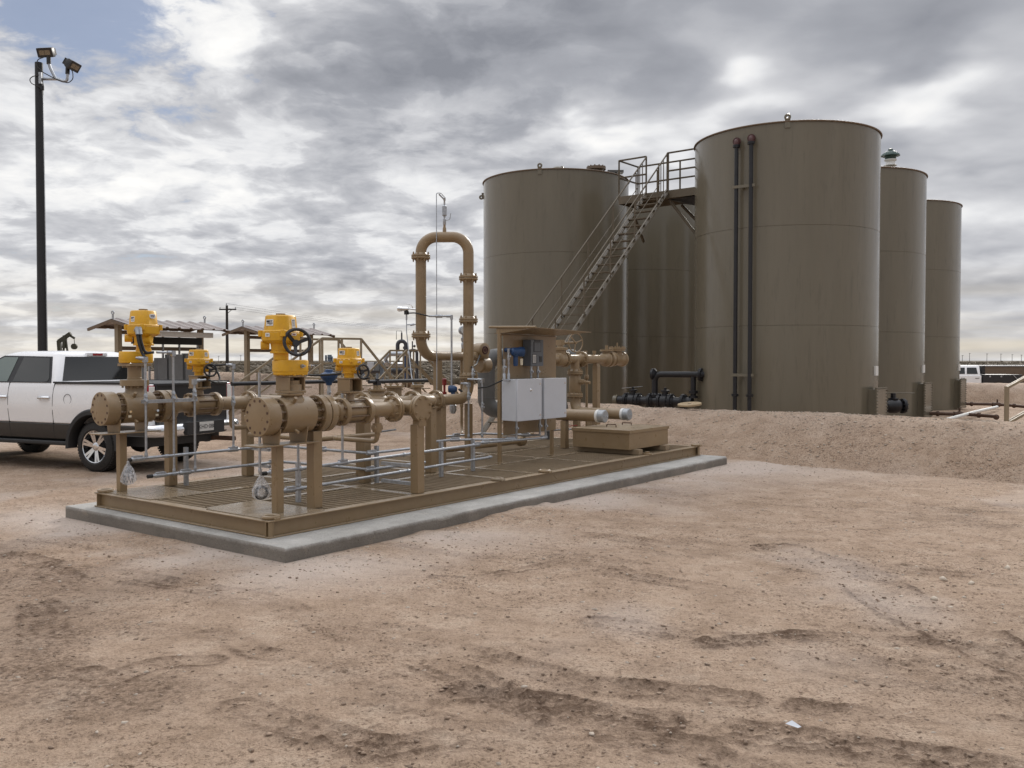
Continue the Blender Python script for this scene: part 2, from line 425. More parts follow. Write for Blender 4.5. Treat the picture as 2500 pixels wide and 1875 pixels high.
# gaps of blue, mostly in the upper left
gap = mth(nt, 'MULTIPLY_ADD', blob(-26.5, 20.5, 8.5, 4.6), .46, mth(nt, 'MULTIPLY', mth(nt, 'SUBTRACT', .5, mid), 1.5))
gap = mth(nt, 'MULTIPLY_ADD', blob(-20, 14.5, 9, 4.5), .15, gap)
gap = mth(nt, 'MULTIPLY_ADD', mth(nt, 'SUBTRACT', .5, fine), .55, gap)
gap = mth(nt, 'SUBTRACT', gap, mth(nt, 'MULTIPLY', mth(nt, 'SUBTRACT', 1., lm.outputs[0]), .3))
wl = nt.nodes.new('ShaderNodeMapRange'); wl.interpolation_type = 'SMOOTHSTEP'; nt.links.new(az, wl.inputs[0])
wl.inputs[1].default_value = -16.; wl.inputs[2].default_value = -7.; wl.inputs[3].default_value = 0.; wl.inputs[4].default_value = .3
gap = mth(nt, 'SUBTRACT', gap, wl.outputs[0])
gm = ramp(nt, gap, [(.25, 0.), (.43, .9)]).outputs[0]
cl10 = mixc(nt, cc, (10., 10., 10.), 1., 'MULTIPLY')
mr2 = nt.nodes.new('ShaderNodeMapRange'); mr2.interpolation_type = 'SMOOTHSTEP'   # overcast decks are brightest overhead
nt.links.new(el, mr2.inputs[0]); mr2.inputs[1].default_value = 24; mr2.inputs[2].default_value = 55; mr2.inputs[3].default_value = 1.; mr2.inputs[4].default_value = 2.75
vs = nt.nodes.new('ShaderNodeVectorMath'); vs.operation = 'SCALE'; nt.links.new(cl10, vs.inputs[0]); nt.links.new(mr2.outputs[0], vs.inputs['Scale'])
bk = nt.nodes.new('ShaderNodeMapRange'); bk.interpolation_type = 'SMOOTHSTEP'       # the deck is thinner towards the sun, thicker away from it
nt.links.new(Y, bk.inputs[0]); bk.inputs[1].default_value = -.5; bk.inputs[2].default_value = .3; bk.inputs[3].default_value = .78; bk.inputs[4].default_value = 1.
vs2 = nt.nodes.new('ShaderNodeVectorMath'); vs2.operation = 'SCALE'; nt.links.new(vs.outputs[0], vs2.inputs[0]); nt.links.new(bk.outputs[0], vs2.inputs['Scale']); vs = vs2
skyt = mixc(nt, sky.outputs[0], (1.0, .92, .95), 1., 'MULTIPLY')
skyt = mixc(nt, skyt, (4.6, 5.0, 6.0), .38)
fin = mixc(nt, vs.outputs[0], skyt, gm)
nt.links.new(fin, bg.inputs[0]); bg.inputs[1].default_value = .10

sl = bpy.data.lights.new('sun', 'SUN'); so = bpy.data.objects.new('sun', sl); COL.objects.link(so)
sl.energy = 2.0; sl.angle = R(14); sl.color = (1., .95, .88)
sd = Vector((math.sin(SUN_AZ) * math.cos(SUN_EL), math.cos(SUN_AZ) * math.cos(SUN_EL), math.sin(SUN_EL)))
so.rotation_euler = sd.to_track_quat('Z', 'Y').to_euler(); so.location = (20, 40, 30)
sc.view_settings.view_transform = 'Standard'; sc.view_settings.look = 'None'; sc.view_settings.gamma = 1.
sc.view_settings.exposure = .0

# ------------------------------------------------------------------ ground
BA = np.array((.69, .72)); BT = np.array((.72, -.69))          # across and along the near berm
def berm_w(x, y): return x * BA[0] + y * BA[1] - 14.45
def soil(name, c0, c1, c2, rocky=0.):
    m, nt, p = nmat(name); co = geoco(nt)
    big = noise(nt, co, .35, 5, .6); md = noise(nt, co, 2.2, 7, .68); fn = noise(nt, co, 14, 7, .7); gr = noise(nt, co, 70, 4, .7)
    c = ramp(nt, md, [(.32, c0), (.52, c1), (.72, c2)]).outputs[0]
    c = mixc(nt, c, (.385, .27, .19), ramp(nt, big, [(.5, 0.), (.72, .45)]).outputs[0])
    sp = ramp(nt, fn, [(.34, (.42, .39, .36)), (.47, (1, 1, 1))]).outputs[0]  # dark dashes put into the colour for the shadows behind clods
    c = mixc(nt, c, sp, ramp(nt, big, [(.38, .30), (.62, .95)]).outputs[0], 'MULTIPLY')
    sk = ramp(nt, noise(nt, co, 42, 3, .62, .4), [(.37, (.34, .30, .27)), (.46, (1, 1, 1))]).outputs[0]  # smaller clod shadows, painted as dark specks
    c = mixc(nt, c, sk, ramp(nt, noise(nt, co, .95, 6, .68), [(.40, .08), (.62, .95)]).outputs[0], 'MULTIPLY')
    sg = ramp(nt, gr, [(.3, (.56, .53, .50)), (.48, (1, 1, 1)), (.70, (1.26, 1.26, 1.26))]).outputs[0]  # grain contrast in the colour stands for crisp shadows of micro-bumps
    c = mixc(nt, c, sg, .75, 'MULTIPLY')
    if rocky:
        vo = N(nt, 'ShaderNodeTexVoronoi', Scale=26.); nt.links.new(co, vo.inputs['Vector'])
        st = ramp(nt, vo.outputs['Distance'], [(.10, 1.), (.26, 0.)]).outputs[0]
        st2 = mth(nt, 'MULTIPLY', st, ramp(nt, noise(nt, co, 1.3, 4, .6), [(.42, .05), (.62, rocky)]).outputs[0])
        c = mixc(nt, c, (.46, .41, .36), st2)
    at = nt.nodes.new('ShaderNodeAttribute'); at.attribute_name = 'damp'
    cr = ramp(nt, noise(nt, co, 24, 5, .68, .3), [(.38, 1.), (.58, .22)]).outputs[0]              # damp crumbs, not a wash
    c = mixc(nt, c, (.092, .056, .036), mth(nt, 'MULTIPLY', mth(nt, 'MULTIPLY', at.outputs['Fac'], cr), 1.15, 0, True))
    ar = nt.nodes.new('ShaderNodeAttribute'); ar.attribute_name = 'rut'
    c = mixc(nt, c, (.120, .074, .048), mth(nt, 'MULTIPLY', ar.outputs['Fac'], .85, 0, True))  # groove and lug shading drawn dark in the colour, the relief being faint
    a2 = nt.nodes.new('ShaderNodeAttribute'); a2.attribute_name = 'dust'
    c = mixc(nt, c, (.60, .51, .45), mth(nt, 'MULTIPLY', a2.outputs['Fac'], .75))
    a3 = nt.nodes.new('ShaderNodeAttribute'); a3.attribute_name = 'scrub'
    scr = ramp(nt, noise(nt, co, .09, 8, .7), [(.3, (.055, .043, .030)), (.55, (.105, .082, .056)), (.75, (.19, .14, .095))]).outputs[0]
    c = mixc(nt, c, scr, a3.outputs['Fac'])
    nt.links.new(c, p.inputs['Base Color']); p.inputs['Roughness'].default_value = .92; p.inputs['Specular IOR Level'].default_value = .2
    h = mth(nt, 'MULTIPLY_ADD', fn, .8, mth(nt, 'MULTIPLY', gr, .35))
    h = mth(nt, 'ADD', h, mth(nt, 'MULTIPLY', md, 1.2))
    b = N(nt, 'ShaderNodeBump', Strength=1., Distance=.05); nt.links.new(h, b.inputs['Height']); nt.links.new(b.outputs[0], p.inputs['Normal'])
    return m
M['soil'] = soil('sandy_caliche_soil', (.350, .249, .175), (.455, .334, .245), (.53, .412, .316))
M['bermsoil'] = soil('loose_berm_soil', (.34, .24, .168), (.42, .31, .228), (.49, .378, .29), .75)
# wheel tracks and ruts: points on the ground, half width, strength of the tread, how much damp soil they turned up
TRACKS = [([(-4.6, 8.2), (-2.06, 6.79), (-1.05, 5.85), (-.44, 5.24), (-.08, 4.83), (.2, 4.58), (.52, 4.53), (1.3, 4.3), (2.2, 3.9)], .135, 1., .55),
          ([(-2.4, 6.75), (-1.3, 6.16), (-.76, 5.81), (-.29, 5.53), (.05, 5.26), (.36, 5.01), (1.2, 4.75)], .11, .8, .30),
          ([(-1.4, 4.6), (-.61, 4.09), (-.22, 4.26), (.12, 4.31), (.59, 4.31), (.95, 4.04), (1.22, 3.78), (1.5, 3.5)], .13, .7, .50),
          ([(.6, 6.1), (1.2, 5.89), (1.46, 5.81), (1.8, 5.6), (2.23, 5.27), (2.68, 4.83), (3.2, 4.3)], .12, .6, .35),
          ([(-.62, 7.44), (-.32, 7.41), (.21, 7.77), (.79, 8.16)], .05, .2, .55), ([(-5.6, 9.0), (-4.94, 8.49), (-4.3, 8.0), (-3.71, 7.39), (-3.2, 6.6)], .12, .6, .35),
          ([(-2.43, 5.12), (-2.25, 5.01), (-2.16, 5.24), (-2.05, 5.3), (-1.81, 5.32)], .09, .3, .9), ([(-2.01, 5.82), (-1.78, 5.67), (-1.57, 5.45), (-1.42, 5.4)], .08, .3, .7),
          ([(-4.6, 7.5), (-4.01, 7.01), (-3.64, 6.74), (-3.34, 6.36), (-2.9, 5.5)], .13, .6, .6), ([(3.55, 10.12), (4.05, 10.19), (4.4, 9.8), (4.83, 9.85)], .06, 0., .5), ([(3.5, 9.69), (3.87, 9.62), (4.45, 9.8), (5.34, 9.85), (7., 9.7)], .06, 0., .4),
          ([(2.6, 8.6), (2.79, 8.0), (2.93, 7.47), (2.88, 6.48), (2.96, 6.02), (3.05, 5.32), (3.3, 4.6)], .26, .35, .95), ([(1.3, 5.72), (1.96, 5.87), (2.11, 5.82), (2.33, 5.77), (2.74, 5.72), (3.4, 5.45)], .10, .6, .85),
          ([(1.5, 4.66), (1.85, 4.57), (2.16, 4.51), (2.48, 4.45), (3., 4.4)], .08, .5, .6), ([(-.3, 4.86), (0., 4.76), (.3, 4.7), (.53, 4.57), (.76, 4.48)], .10, .5, .95), ([(.5, 4.27), (.6, 4.23), (.87, 4.18), (.98, 3.96), (1.2, 3.7)], .10, .5, .75),
          ([(.8, 9.2), (2.2, 8.2), (3.6, 7.6), (6., 7.2)], .13, .7, .2), ([(-.6, 9.1), (1.2, 7.3), (2.4, 6.6), (4.4, 6.0)], .13, .7, .2)]
def seg_field(x, y, pts):
    """distance to a polyline and distance run along it"""
    best = np.full(x.shape, 1e9); run = np.zeros(x.shape); acc = 0.
    for (x0, y0), (x1, y1) in zip(pts, pts[1:]):
        dx, dy = x1 - x0, y1 - y0; L = math.hypot(dx, dy)
        t = np.clip(((x - x0) * dx + (y - y0) * dy) / (L * L), 0, 1)
        q = np.hypot(x - x0 - t * dx, y - y0 - t * dy); sel = q < best
        run = np.where(sel, acc + t * L, run); best = np.minimum(best, q); acc += L
    return best, run
def ground_fields(x, y):
    near = 1 - sstep(18, 40, np.hypot(x, y))
    wob = fbm(x * 1.7, y * 1.7, 3, 51) * .10
    loose = .30 + .95 * sstep(-.10, .16, fbm(x * .55 + 3, y * .75, 4, 131))            # churned soil against packed lanes
    al = x * .92 - y * .39; ac = x * .39 + y * .92
    strk = fbm(al * .8, ac * 5.5, 4, 101, .6)                                            # drag marks along the way vehicles turn
    h = fbm(x * .22, y * .22, 3, 1) * .08 + fbm(x * 1.3, y * 1.3, 4, 9) * .035 + loose * near * (fbm(x * 5.5, y * 6.5, 4, 23, .62) * .026 + (np.abs(fbm(x * 12, y * 13, 3, 31)) - .12) * .045) + strk * .018 * near
    damp = sstep(.08, .26, fbm(x * .55, y * .8, 5, 77, .6)) * .50 * near + sstep(.10, .24, strk) * .34 * loose * near; lug = loose * .25; rut = np.zeros_like(x)
    for i, (t, wd, tr, dk) in enumerate(TRACKS):
        q, r = seg_field(x + wob, y + wob * .6, t)
        inn = 1 - sstep(wd * .8, wd, q)
        line = np.exp(-((q - wd) / .020) ** 2) + np.exp(-((q - wd * .38) / .017) ** 2) * (.9 if tr > .45 else 0)
        tread = np.sin(r * 52 + q * 46) * inn * tr
        b1 = fbm(x * 1.6, y * 1.6, 4, 90 + i); brk = .22 + .78 * sstep(-.14, .10, b1); crm = fbm(x * 9, y * 9, 3, 190 + i)
        soft = np.exp(-(q / (wd * 1.25)) ** 2)
        h += (-.009 * inn + .015 * line * (.6 + 2.4 * crm) + .010 * tread) * brk
        damp = np.maximum(damp, brk * np.clip(dk * soft * (.55 + 1.6 * crm) * sstep(-.05, .18, b1) + line * (.40 + .45 * dk) * (.8 + 1.8 * crm) + .30 * np.clip(tread, 0, 1) * (.5 + dk), 0, 1))
        lug = np.maximum(lug, (inn * .6 + line) * brk)
        rut = np.maximum(rut, np.clip(line * brk * (.45 + .5 * dk) * (.75 + 2.2 * crm) + .40 * np.clip(tread, 0, 1) * brk * (.4 + dk), 0, 1))
    damp *= .55 + .9 * np.clip(.5 + fbm(x * 3.1, y * 3.1, 4, 61) * 1.6, 0, 1)
    u = (x - SK.translation.x) * US.x + (y - SK.translation.y) * US.y; v = (x - SK.translation.x) * VS.x + (y - SK.translation.y) * VS.y
    du = np.maximum(np.maximum(-.16 - u, u - 9.29), 0); dv = np.maximum(np.maximum(-.43 - v, v - 3.42), 0); ds = np.hypot(du, dv)
    bank = np.exp(-(ds / .22) ** 2) * (.018 + .06 * sstep(.05, .35, fbm(x * 1.1, y * 1.1, 3, 5)))
    h = h * sstep(0, .35, ds) * .9 + bank * .75 - .012
    dust = np.exp(-(ds / 1.0) ** 2) * sstep(-.2, .2, fbm(x * .8, y * .8, 4, 14)) * 1.2 + sstep(.12, .3, fbm(x * .45 + 9, y * .45, 4, 41)) * .55 * near
    dust += .65 * np.exp(-((x - 3.9) ** 2 / 6 + (y - 14.6) ** 2 / 1.6))
    far = np.hypot(x, y)
    scrub = sstep(62, 84, far + fbm(x * .03, y * .03, 4, 8) * 36)
    h = h + sstep(60, 200, far) * fbm(x * .012, y * .012, 4, 3) * 1.2 - .55 * np.exp(-(((x - 27) / 16) ** 2 + ((y - 58) / 13) ** 2))
    return h, np.clip(damp, 0, 1), np.clip(dust, 0, 1), scrub, lug, ds, rut
def axis(fine0, fine1, step, lo, hi, grow=1.16):
    a = list(np.arange(fine0, fine1, step)); s = step
    b = [a[-1]]
    while b[-1] < hi: s *= grow; b.append(b[-1] + s)
    c = [a[0]]; s = step
    while c[-1] > lo: s *= grow; c.append(c[-1] - s)
    return np.array(list(reversed(c[1:])) + a + b[1:])
def sheet(name, xs, ys, hf, attrs, mat, kind='structure'):
    gx, gy = np.meshgrid(xs, ys); z = hf(gx, gy) if callable(hf) else hf
    co = np.stack([gx, gy, z], -1).reshape(-1, 3)
    return sheet_co(name, co, len(xs), len(ys), attrs, mat, kind)
def sheet_co(name, co, nx, ny, attrs, mat, kind):
    i = np.arange(nx * ny).reshape(ny, nx)
    q = np.stack([i[:-1, :-1], i[:-1, 1:], i[1:, 1:], i[1:, :-1]], -1).reshape(-1, 4)
    me = bpy.data.meshes.new(name); me.vertices.add(len(co)); me.vertices.foreach_set('co', co.astype(np.float32).ravel())
    me.loops.add(q.size); me.loops.foreach_set('vertex_index', q.astype(np.int32).ravel())
    me.polygons.add(len(q)); me.polygons.foreach_set('loop_start', np.arange(0, q.size, 4, dtype=np.int32))
    me.update(calc_edges=True); me.validate()
    for k, a in attrs.items():
        at = me.attributes.new(k, 'FLOAT', 'POINT'); at.data.foreach_set('value', np.asarray(a, dtype=np.float32).ravel())
    me.materials.append(M[mat]); me.shade_smooth()
    o = bpy.data.objects.new(name, me); COL.objects.link(o); WM[o.name] = Matrix(); tag(o, kind=kind)
    return o
xs = axis(-7.5, 9.0, .032, -4500, 4500, 1.13)
yf = [3.2]
while yf[-1] < 17: yf.append(yf[-1] + .018 + .0026 * max(0, yf[-1] - 3.2))
st_ = .05
while yf[-1] < 6500: st_ *= 1.10; yf.append(yf[-1] + st_)
yb = [3.2]; st_ = .05
while yb[-1] > -60: st_ *= 1.25; yb.append(yb[-1] - st_)
ys = np.array(list(reversed(yb[1:])) + yf)
gx, gy = np.meshgrid(xs, ys); gh, gd, gu, gs, glug, gds, grut = ground_fields(gx, gy)
sheet('ground', xs, ys, gh, {'damp': gd, 'dust': gu, 'scrub': gs, 'rut': grut}, 'soil')

def berm_h(t, wv):
    hh = .78 + fbm(t * .3, wv * 0, 3, 6) * .08 + .55 * sstep(-17, -25, t)
    wid = 1.5 + fbm(t * .5, wv * 0 + 4, 3, 66) * .4
    up = .25 * sstep(0, 1, wv / wid * .97) + .75 * np.clip(wv / wid, 0, 1); dn = 1 - sstep(2.4, 4.3, wv)
    z = hh * np.minimum(up, dn)
    m = np.minimum(1, z / .25)
    return z + m * (fbm(t * 1.1, wv * 1.1, 4, 36) * .07 + fbm(t * 4, wv * 4, 4, 46, .6) * .05 + fbm(t * 13, wv * 13, 3, 56, .6) * .03) - .06 * (1 - m) - .03
def berm(name, org, ax, tx, t0, t1, dt, hf, seed=0):
    ts = np.arange(t0, t1, dt); ws = np.arange(-.25, 4.8, max(.06, dt * .8))
    gt, gw = np.meshgrid(ts, ws); z = hf(gt + seed, gw)
    x = org[0] + ax[0] * gw + tx[0] * gt; y = org[1] + ax[1] * gw + tx[1] * gt
    dm = sstep(.12, .3, fbm(gt * .5, gw * .8, 4, 19)) * .25; du = sstep(.3, .8, z) * .45 * (.5 + fbm(gt * .8, gw * .8, 3, 2)) + .3 * sstep(0.05, .25, fbm(gt * .35, gw * .5, 3, 12))
    co = np.stack([x, y, z], -1).reshape(-1, 3)
    return sheet_co(name, co, len(ts), len(ws), {'damp': dm, 'dust': np.clip(du, 0, 1), 'scrub': z * 0}, 'bermsoil', 'structure')
berm('berm', BA * 14.45, BA, BT, -46, 16, .06, berm_h)
berm('far_berm', (4.0, 37.6), (.06, .998), (.998, -.06), 0, 60, .2, lambda t, wv: berm_h(t + 40, wv) * 1.10)
berm('far_berm', (-6, 46), (.2, .98), (-.98, .2), 0, 50, .2, lambda t, wv: berm_h(t + 40, wv) * .9)

# loose stones and clods: nobody could count them
def stones(name, pts, sizes, mat, flat=.6):
    bm = bmesh.new(); bmesh.ops.create_icosphere(bm, subdivisions=1, radius=1.)
    v = np.array([q.co[:] for q in bm.verts]); f = np.array([[q.index for q in p.verts] for p in bm.faces]); bm.free()
    n = len(pts); jit = 1 + (rng.random((n, len(v), 1)) - .5) * .75
    sc3 = np.stack([.7 + .7 * rng.random(n), .7 + .7 * rng.random(n), flat * (.6 + .7 * rng.random(n))], -1)
    a = rng.random(n) * 6.283; ca, sa = np.cos(a), np.sin(a)
    vv = v[None] * jit * (sc3 * sizes[:, None])[:, None, :]
    vx = vv[..., 0] * ca[:, None] - vv[..., 1] * sa[:, None]; vy = vv[..., 0] * sa[:, None] + vv[..., 1] * ca[:, None]
    vv = np.stack([vx, vy, vv[..., 2]], -1) + pts[:, None, :]
    ff = (f[None] + (np.arange(n) * len(v))[:, None, None]).reshape(-1, 3)
    me = bpy.data.meshes.new(name); me.vertices.add(n * len(v)); me.vertices.foreach_set('co', vv.astype(np.float32).ravel())
    me.loops.add(ff.size); me.loops.foreach_set('vertex_index', ff.astype(np.int32).ravel())
    me.polygons.add(len(ff)); me.polygons.foreach_set('loop_start', np.arange(0, ff.size, 3, dtype=np.int32)); me.update(calc_edges=True)
    me.materials.append(M[mat]); o = bpy.data.objects.new(name, me); COL.objects.link(o); WM[o.name] = Matrix(); return tag(o, kind='stuff')
M['stone'] = paint('caliche_stone', (.42, .355, .29), .9, var=.35, scale=9, bump=.3)
M['clod'] = paint('dark_soil_clod', (.25, .18, .13), .95, var=.4, scale=9, bump=.3)
def pick(n, fn, xr, yr):
    out = []
    while len(out) < n:
        x = rng.uniform(*xr, 20000); y = rng.uniform(*yr, 20000); k = rng.random(20000) < fn(x, y)
        out += list(zip(x[k], y[k]))
    return np.array(out[:n])
def on_ground(p): return np.concatenate([p, ground_fields(p[:, 0], p[:, 1])[0][:, None]], 1)
keep = lambda x, y: (np.abs(x) < .62 * y + .6) * (ground_fields(x, y)[5] > .03) * (berm_w(x, y) < .3)
pc = pick(12000, lambda x, y: keep(x, y) * (.22 + .78 * np.clip(ground_fields(x, y)[4] + 1.6 * ground_fields(x, y)[1], 0, 1)) * (.35 + .65 * (y < 9)), (-7, 8.5), (3.5, 15))
stones('soil_clods', on_ground(pc), .003 + .012 * rng.random(len(pc)) ** 4, 'clod', .55)
ps = pick(7000, lambda x, y: keep(x, y) * (.15 + .85 * np.exp(-(ground_fields(x, y)[5] / .5) ** 2)), (-9, 9), (3.5, 16))
stones('gravel', on_ground(ps), .003 + .014 * rng.random(len(ps)) ** 5, 'stone')
tb = rng.uniform(-32, 4, 11000); wb = 2.4 * rng.random(11000) ** .8
pb = np.stack([BA[0] * (14.45 + wb) + BT[0] * tb, BA[1] * (14.45 + wb) + BT[1] * tb, berm_h(tb, wb) + .004], -1)
stones('berm_gravel', pb, .006 + .018 * rng.random(len(pb)) ** 4, 'stone')

# ------------------------------------------------------------------ concrete pad under the skid
mb = MB(SK)
us = np.arange(-.16, 9.30, .09); r_ = []
sec = []
for u in us:
    j = fbm(np.array([u * 3.]), np.array([2.]), 4, 4)[0] * .014; k = fbm(np.array([u * 3.]), np.array([9.]), 4, 4)[0] * .02
    c = max(0, fbm(np.array([u * 5.2]), np.array([5.]), 3, 40)[0] - .08) * .11
    sec.append([(u, -.43 + j, -.05), (u, -.435 + j, .09 - c * .3), (u, -.425 + j + c * .5, .125 - c * .4), (u, -.405 + j + c, .135), (u, 3.40 + k, .135), (u, 3.42 + k, .12), (u, 3.42 + k, -.05)])
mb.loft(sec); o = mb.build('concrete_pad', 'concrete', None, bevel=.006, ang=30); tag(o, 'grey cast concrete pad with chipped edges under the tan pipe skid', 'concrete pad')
# ------------------------------------------------------------------ skid base
LU, LV = 9.18, 3.085
sk = thing('skid_base', 'long tan steel skid base of wide-flange beams, grating and deck plates on the concrete pad', 'equipment skid', (0, 0, .135), SK)
def wbeam(mb, a, b, d0, d1, along):
    """a W-section: web and two flanges, from a to b along u or v, spanning d0..d1 across"""
    z0, z1 = .137, .298
    c = (d0 + d1) / 2
    for lo, hi, p, q in ((z0, z0 + .012, d0, d1), (z1 - .012, z1, d0, d1), (z0 + .012, z1 - .012, c - .005, c + .005)):
        if along == 'u': mb.bx(a, b, p, q, lo, hi)
        else: mb.bx(p, q, a, b, lo, hi)
for d in (0., LV - .11):
    mb = MB(SK); wbeam(mb, 0, LU, d, d + .11, 'u'); mb.build('side_beam', 'tan', sk, bevel=.003)
for u in (0., LU - .11):
    mb = MB(SK)
    z0, z1 = .1385, .2965
    for lo, hi, p, q in ((z0, z0 + .012, u, u + .11), (z1 - .012, z1, u, u + .11), (z0 + .012, z1 - .012, u + .05, u + .06)): mb.bx(p, q, .003, LV - .003, lo, hi)
    mb.bx(u + .002, u + .05, .0065, .0155, z0 + .012, z1 - .012)
    mb.build('end_beam', 'tan', sk, bevel=.003)
mb = MB(SK)
for u in (2.0, 3.62, 4.32, 5.9, 7.5): mb.bx(u, u + .09, .12, LV - .12, .288, .2995)
for v in (1.06, 2.02): mb.bx(.12, LU - .12, v, v + .085, .290, .3015)
mb.build('cross_bar', 'tandeck', sk)
# grating: bearing bars along u, twisted rods across
mb = MB(SK)
def grate(u0, u1, v0, v1):
    v = v0
    while v < v1: mb.bx(u0, u1, v, v + .005, .262, .290); v += .0315
    u = u0 + .03
    while u < u1: mb.bx(u, u + .014, v0, v1, .2865, .2962); u += .102
for u0, u1 in ((.72, 2.0), (2.09, 3.62), (3.71, 4.32), (4.41, 5.9), (5.99, 7.5), (7.59, 9.06)):
    for v0, v1 in ((.115, 1.06), (1.145, 2.02), (2.105, 2.97)): grate(u0, u1, v0, v1)
for v0, v1 in ((1.2, 2.02),): grate(.115, .72, v0, v1)
mb.build('deck_grating', 'tangrate', sk, ang=20)
for v0, v1 in ((.06, 1.06), (2.06, 3.02)):
    mb = MB(SK); mb.bx(.06, .72, v0, v1, .297, .3045); mb.build('deck_plate', 'tandeck', sk, bevel=.002)
for u, v, rz in ((.10, .10, 0), (.08, 2.99, 1), (4.52, .06, 0), (3.5, .06, 0), (7.35, .06, 0), (9.10, .06, 1)):
    mb = MB(SK)
    if u in (7.35,): mb.lathe((u, v, .298), (0, 0, 1), [(0, .075), (.022, .075), (.024, .04), (.045, .04)], 20)
    else: mb.torus((u, v, .318), (0, 0, 1), .07, .018, 20, 8); mb.bx(u - .03, u + .03, v - .1, v - .05, .298, .318)
    mb.build('lifting_eye' if u != 7.35 else 'cap', 'tan' if u not in (3.5,) else 'tandeck', sk)

# ------------------------------------------------------------------ valves
def saddle_and_plate(mb, v, u0, u1):
    mb.bx(u0, u1, v - .13, v + .13, .962, .976)
    for u in (u0 + .22, u1 - .17):
        mb.prism([(-.12, 0), (.12, 0), (.15, .15), (-.15, .15)], Matrix.Translation((u, v, .976)) @ Matrix.Rotation(R(90), 4, 'X') @ Matrix.Rotation(R(90), 4, 'Y'), -.006, .006)
def rsq(w, rad, z, c, rz=0.):
    cr, sr = math.cos(rz), math.sin(rz)
    return [(c[0] + x * cr - y * sr, c[1] + x * sr + y * cr, z) for x, y in rrect(w, w, rad, 4)]
def sticker(parent, name, c, n, w, h, lines, ink='ink', oval=False):
    """a flat sticker (and its print, a sub-part) on a housing; n is the outward normal in the skid frame"""
    n = Vector(n).normalized(); x = Vector((0, 0, 1)).cross(n).normalized(); y = n.cross(x)
    m = Matrix((x, y, n)).transposed().to_4x4(); m.translation = Vector(c)
    pts = rrect(w, h, min(w, h) * (.49 if oval else .06), 6)
    mb = MB(SK); mb.prism(pts, m, -.004, .0015); lab = mb.build(name, 'label', parent)
    mb = MB(SK)
    for x0, y0, lw, lh in lines: mb.prism([(x0 * w - lw * w / 2, y0 * h - lh * h / 2), (x0 * w + lw * w / 2, y0 * h - lh * h / 2), (x0 * w + lw * w / 2, y0 * h + lh * h / 2), (x0 * w - lw * w / 2, y0 * h + lh * h / 2)], m, .0013, .0024)
    mb.build('print', ink, lab)
def letters(parent, txt, c, n, size, mat):
    n = Vector(n).normalized(); x = Vector((0, 0, 1)).cross(n).normalized(); y = n.cross(x)
    m = Matrix((x, y, n)).transposed().to_4x4(); m.translation = Vector(c)
    cu = bpy.data.curves.new('lettering', 'FONT'); cu.body = txt; cu.size = size; cu.align_x = 'CENTER'; cu.align_y = 'CENTER'; cu.extrude = .0008
    t = bpy.data.objects.new('lettering', cu); me = bpy.data.meshes.new_from_object(t); bpy.data.objects.remove(t)
    me.materials.clear(); me.materials.append(M[mat]); me.transform(WM[parent.name].inverted() @ SK @ m)
    o = bpy.data.objects.new('lettering', me); COL.objects.link(o); o.parent = parent; WM[o.name] = WM[parent.name]; return o
def wheel(parent, c, n, rad, mat='black', spokes=3, tr=.011, name='handwheel', dish=.03, crank=True, frame=None):
    mb = MB(frame or SK); c = Vector(c); n = Vector(n).normalized()
    mb.torus(c, n, rad, tr, 36, 8)
    a = Vector((0, 0, 1)); x = a.cross(n).normalized(); y = n.cross(x)
    hub = c - n * dish
    mb.cyl(hub - n * .03, hub + n * .02, tr * 2.1, seg=14)
    for i in range(spokes):
        t = 2 * math.pi * (i + .15) / spokes; e = x * math.cos(t) + y * math.sin(t)
        mb.beam(hub + e * tr, c + e * rad, tr * 2.0, tr * .9, n)
    if crank: mb.cyl(c + (x * .3 - y).normalized() * rad, c + (x * .3 - y).normalized() * rad + n * .07, tr * .9, seg=10)
    return mb.build(name, mat, parent)
def actuator(root, u, v, z, k, kw=1.25):
    """electric actuator: flanged gear case, squared bowl and tapered cap; k scales it"""
    mb = MB(SK); c = (u, v)
    mb.lathe((u, v, z), (0, 0, 1), [(0, .088 * k), (.075 * k, .088 * k), (.077 * k, .125 * k), (.10 * k, .125 * k), (.102 * k, .108 * k), (.20 * k, .12 * k)], 24)
    mb.bolts((u, v, z + .10 * k), (0, 0, 1), .103 * k, 8, .012 * k, 0, .014 * k)
    mb.cyl((u - .09 * k, v + .10 * k, z + .17 * k), (u - .17 * k, v + .15 * k, z + .17 * k), .05 * k, seg=16)
    mb.cyl((u - .05 * k, v - .02 * k, z + .15 * k), (u + .03 * k, v - .13 * k, z + .15 * k), .055 * k, seg=16)
    a = R(12)
    j = k * kw
    mb.loft([rsq(.20 * j, .06 * j, z + .19 * k, c, a), rsq(.275 * j, .075 * j, z + .225 * k, c, a), rsq(.285 * j, .075 * j, z + .31 * k, c, a), rsq(.285 * j, .075 * j, z + .318 * k, c, a)])
    mb.loft([rsq(.275 * j, .07 * j, z + .321 * k, c, a), rsq(.275 * j, .07 * j, z + .33 * k, c, a), rsq(.255 * j, .085 * j, z + .345 * k, c, a), rsq(.235 * j, .085 * j, z + .505 * k, c, a), rsq(.215 * j, .08 * j, z + .52 * k, c, a)])
    for i in range(4):
        t = a + R(45 + 90 * i); mb.cyl((u + .172 * j * math.cos(t), v + .172 * j * math.sin(t), z + .27 * k), (u + .172 * j * math.cos(t), v + .172 * j * math.sin(t), z + .342 * k), .022 * j, seg=10)
    act = mb.build('actuator', 'yellow', root, bevel=.004 * k)
    mb = MB(SK); mb.lathe((u, v, z + .518 * k), (0, 0, 1), [(0, .055 * k), (.022 * k, .055 * k), (.024 * k, .05 * k)], 24); mb.build('position_cap', 'tan', act)
    return act
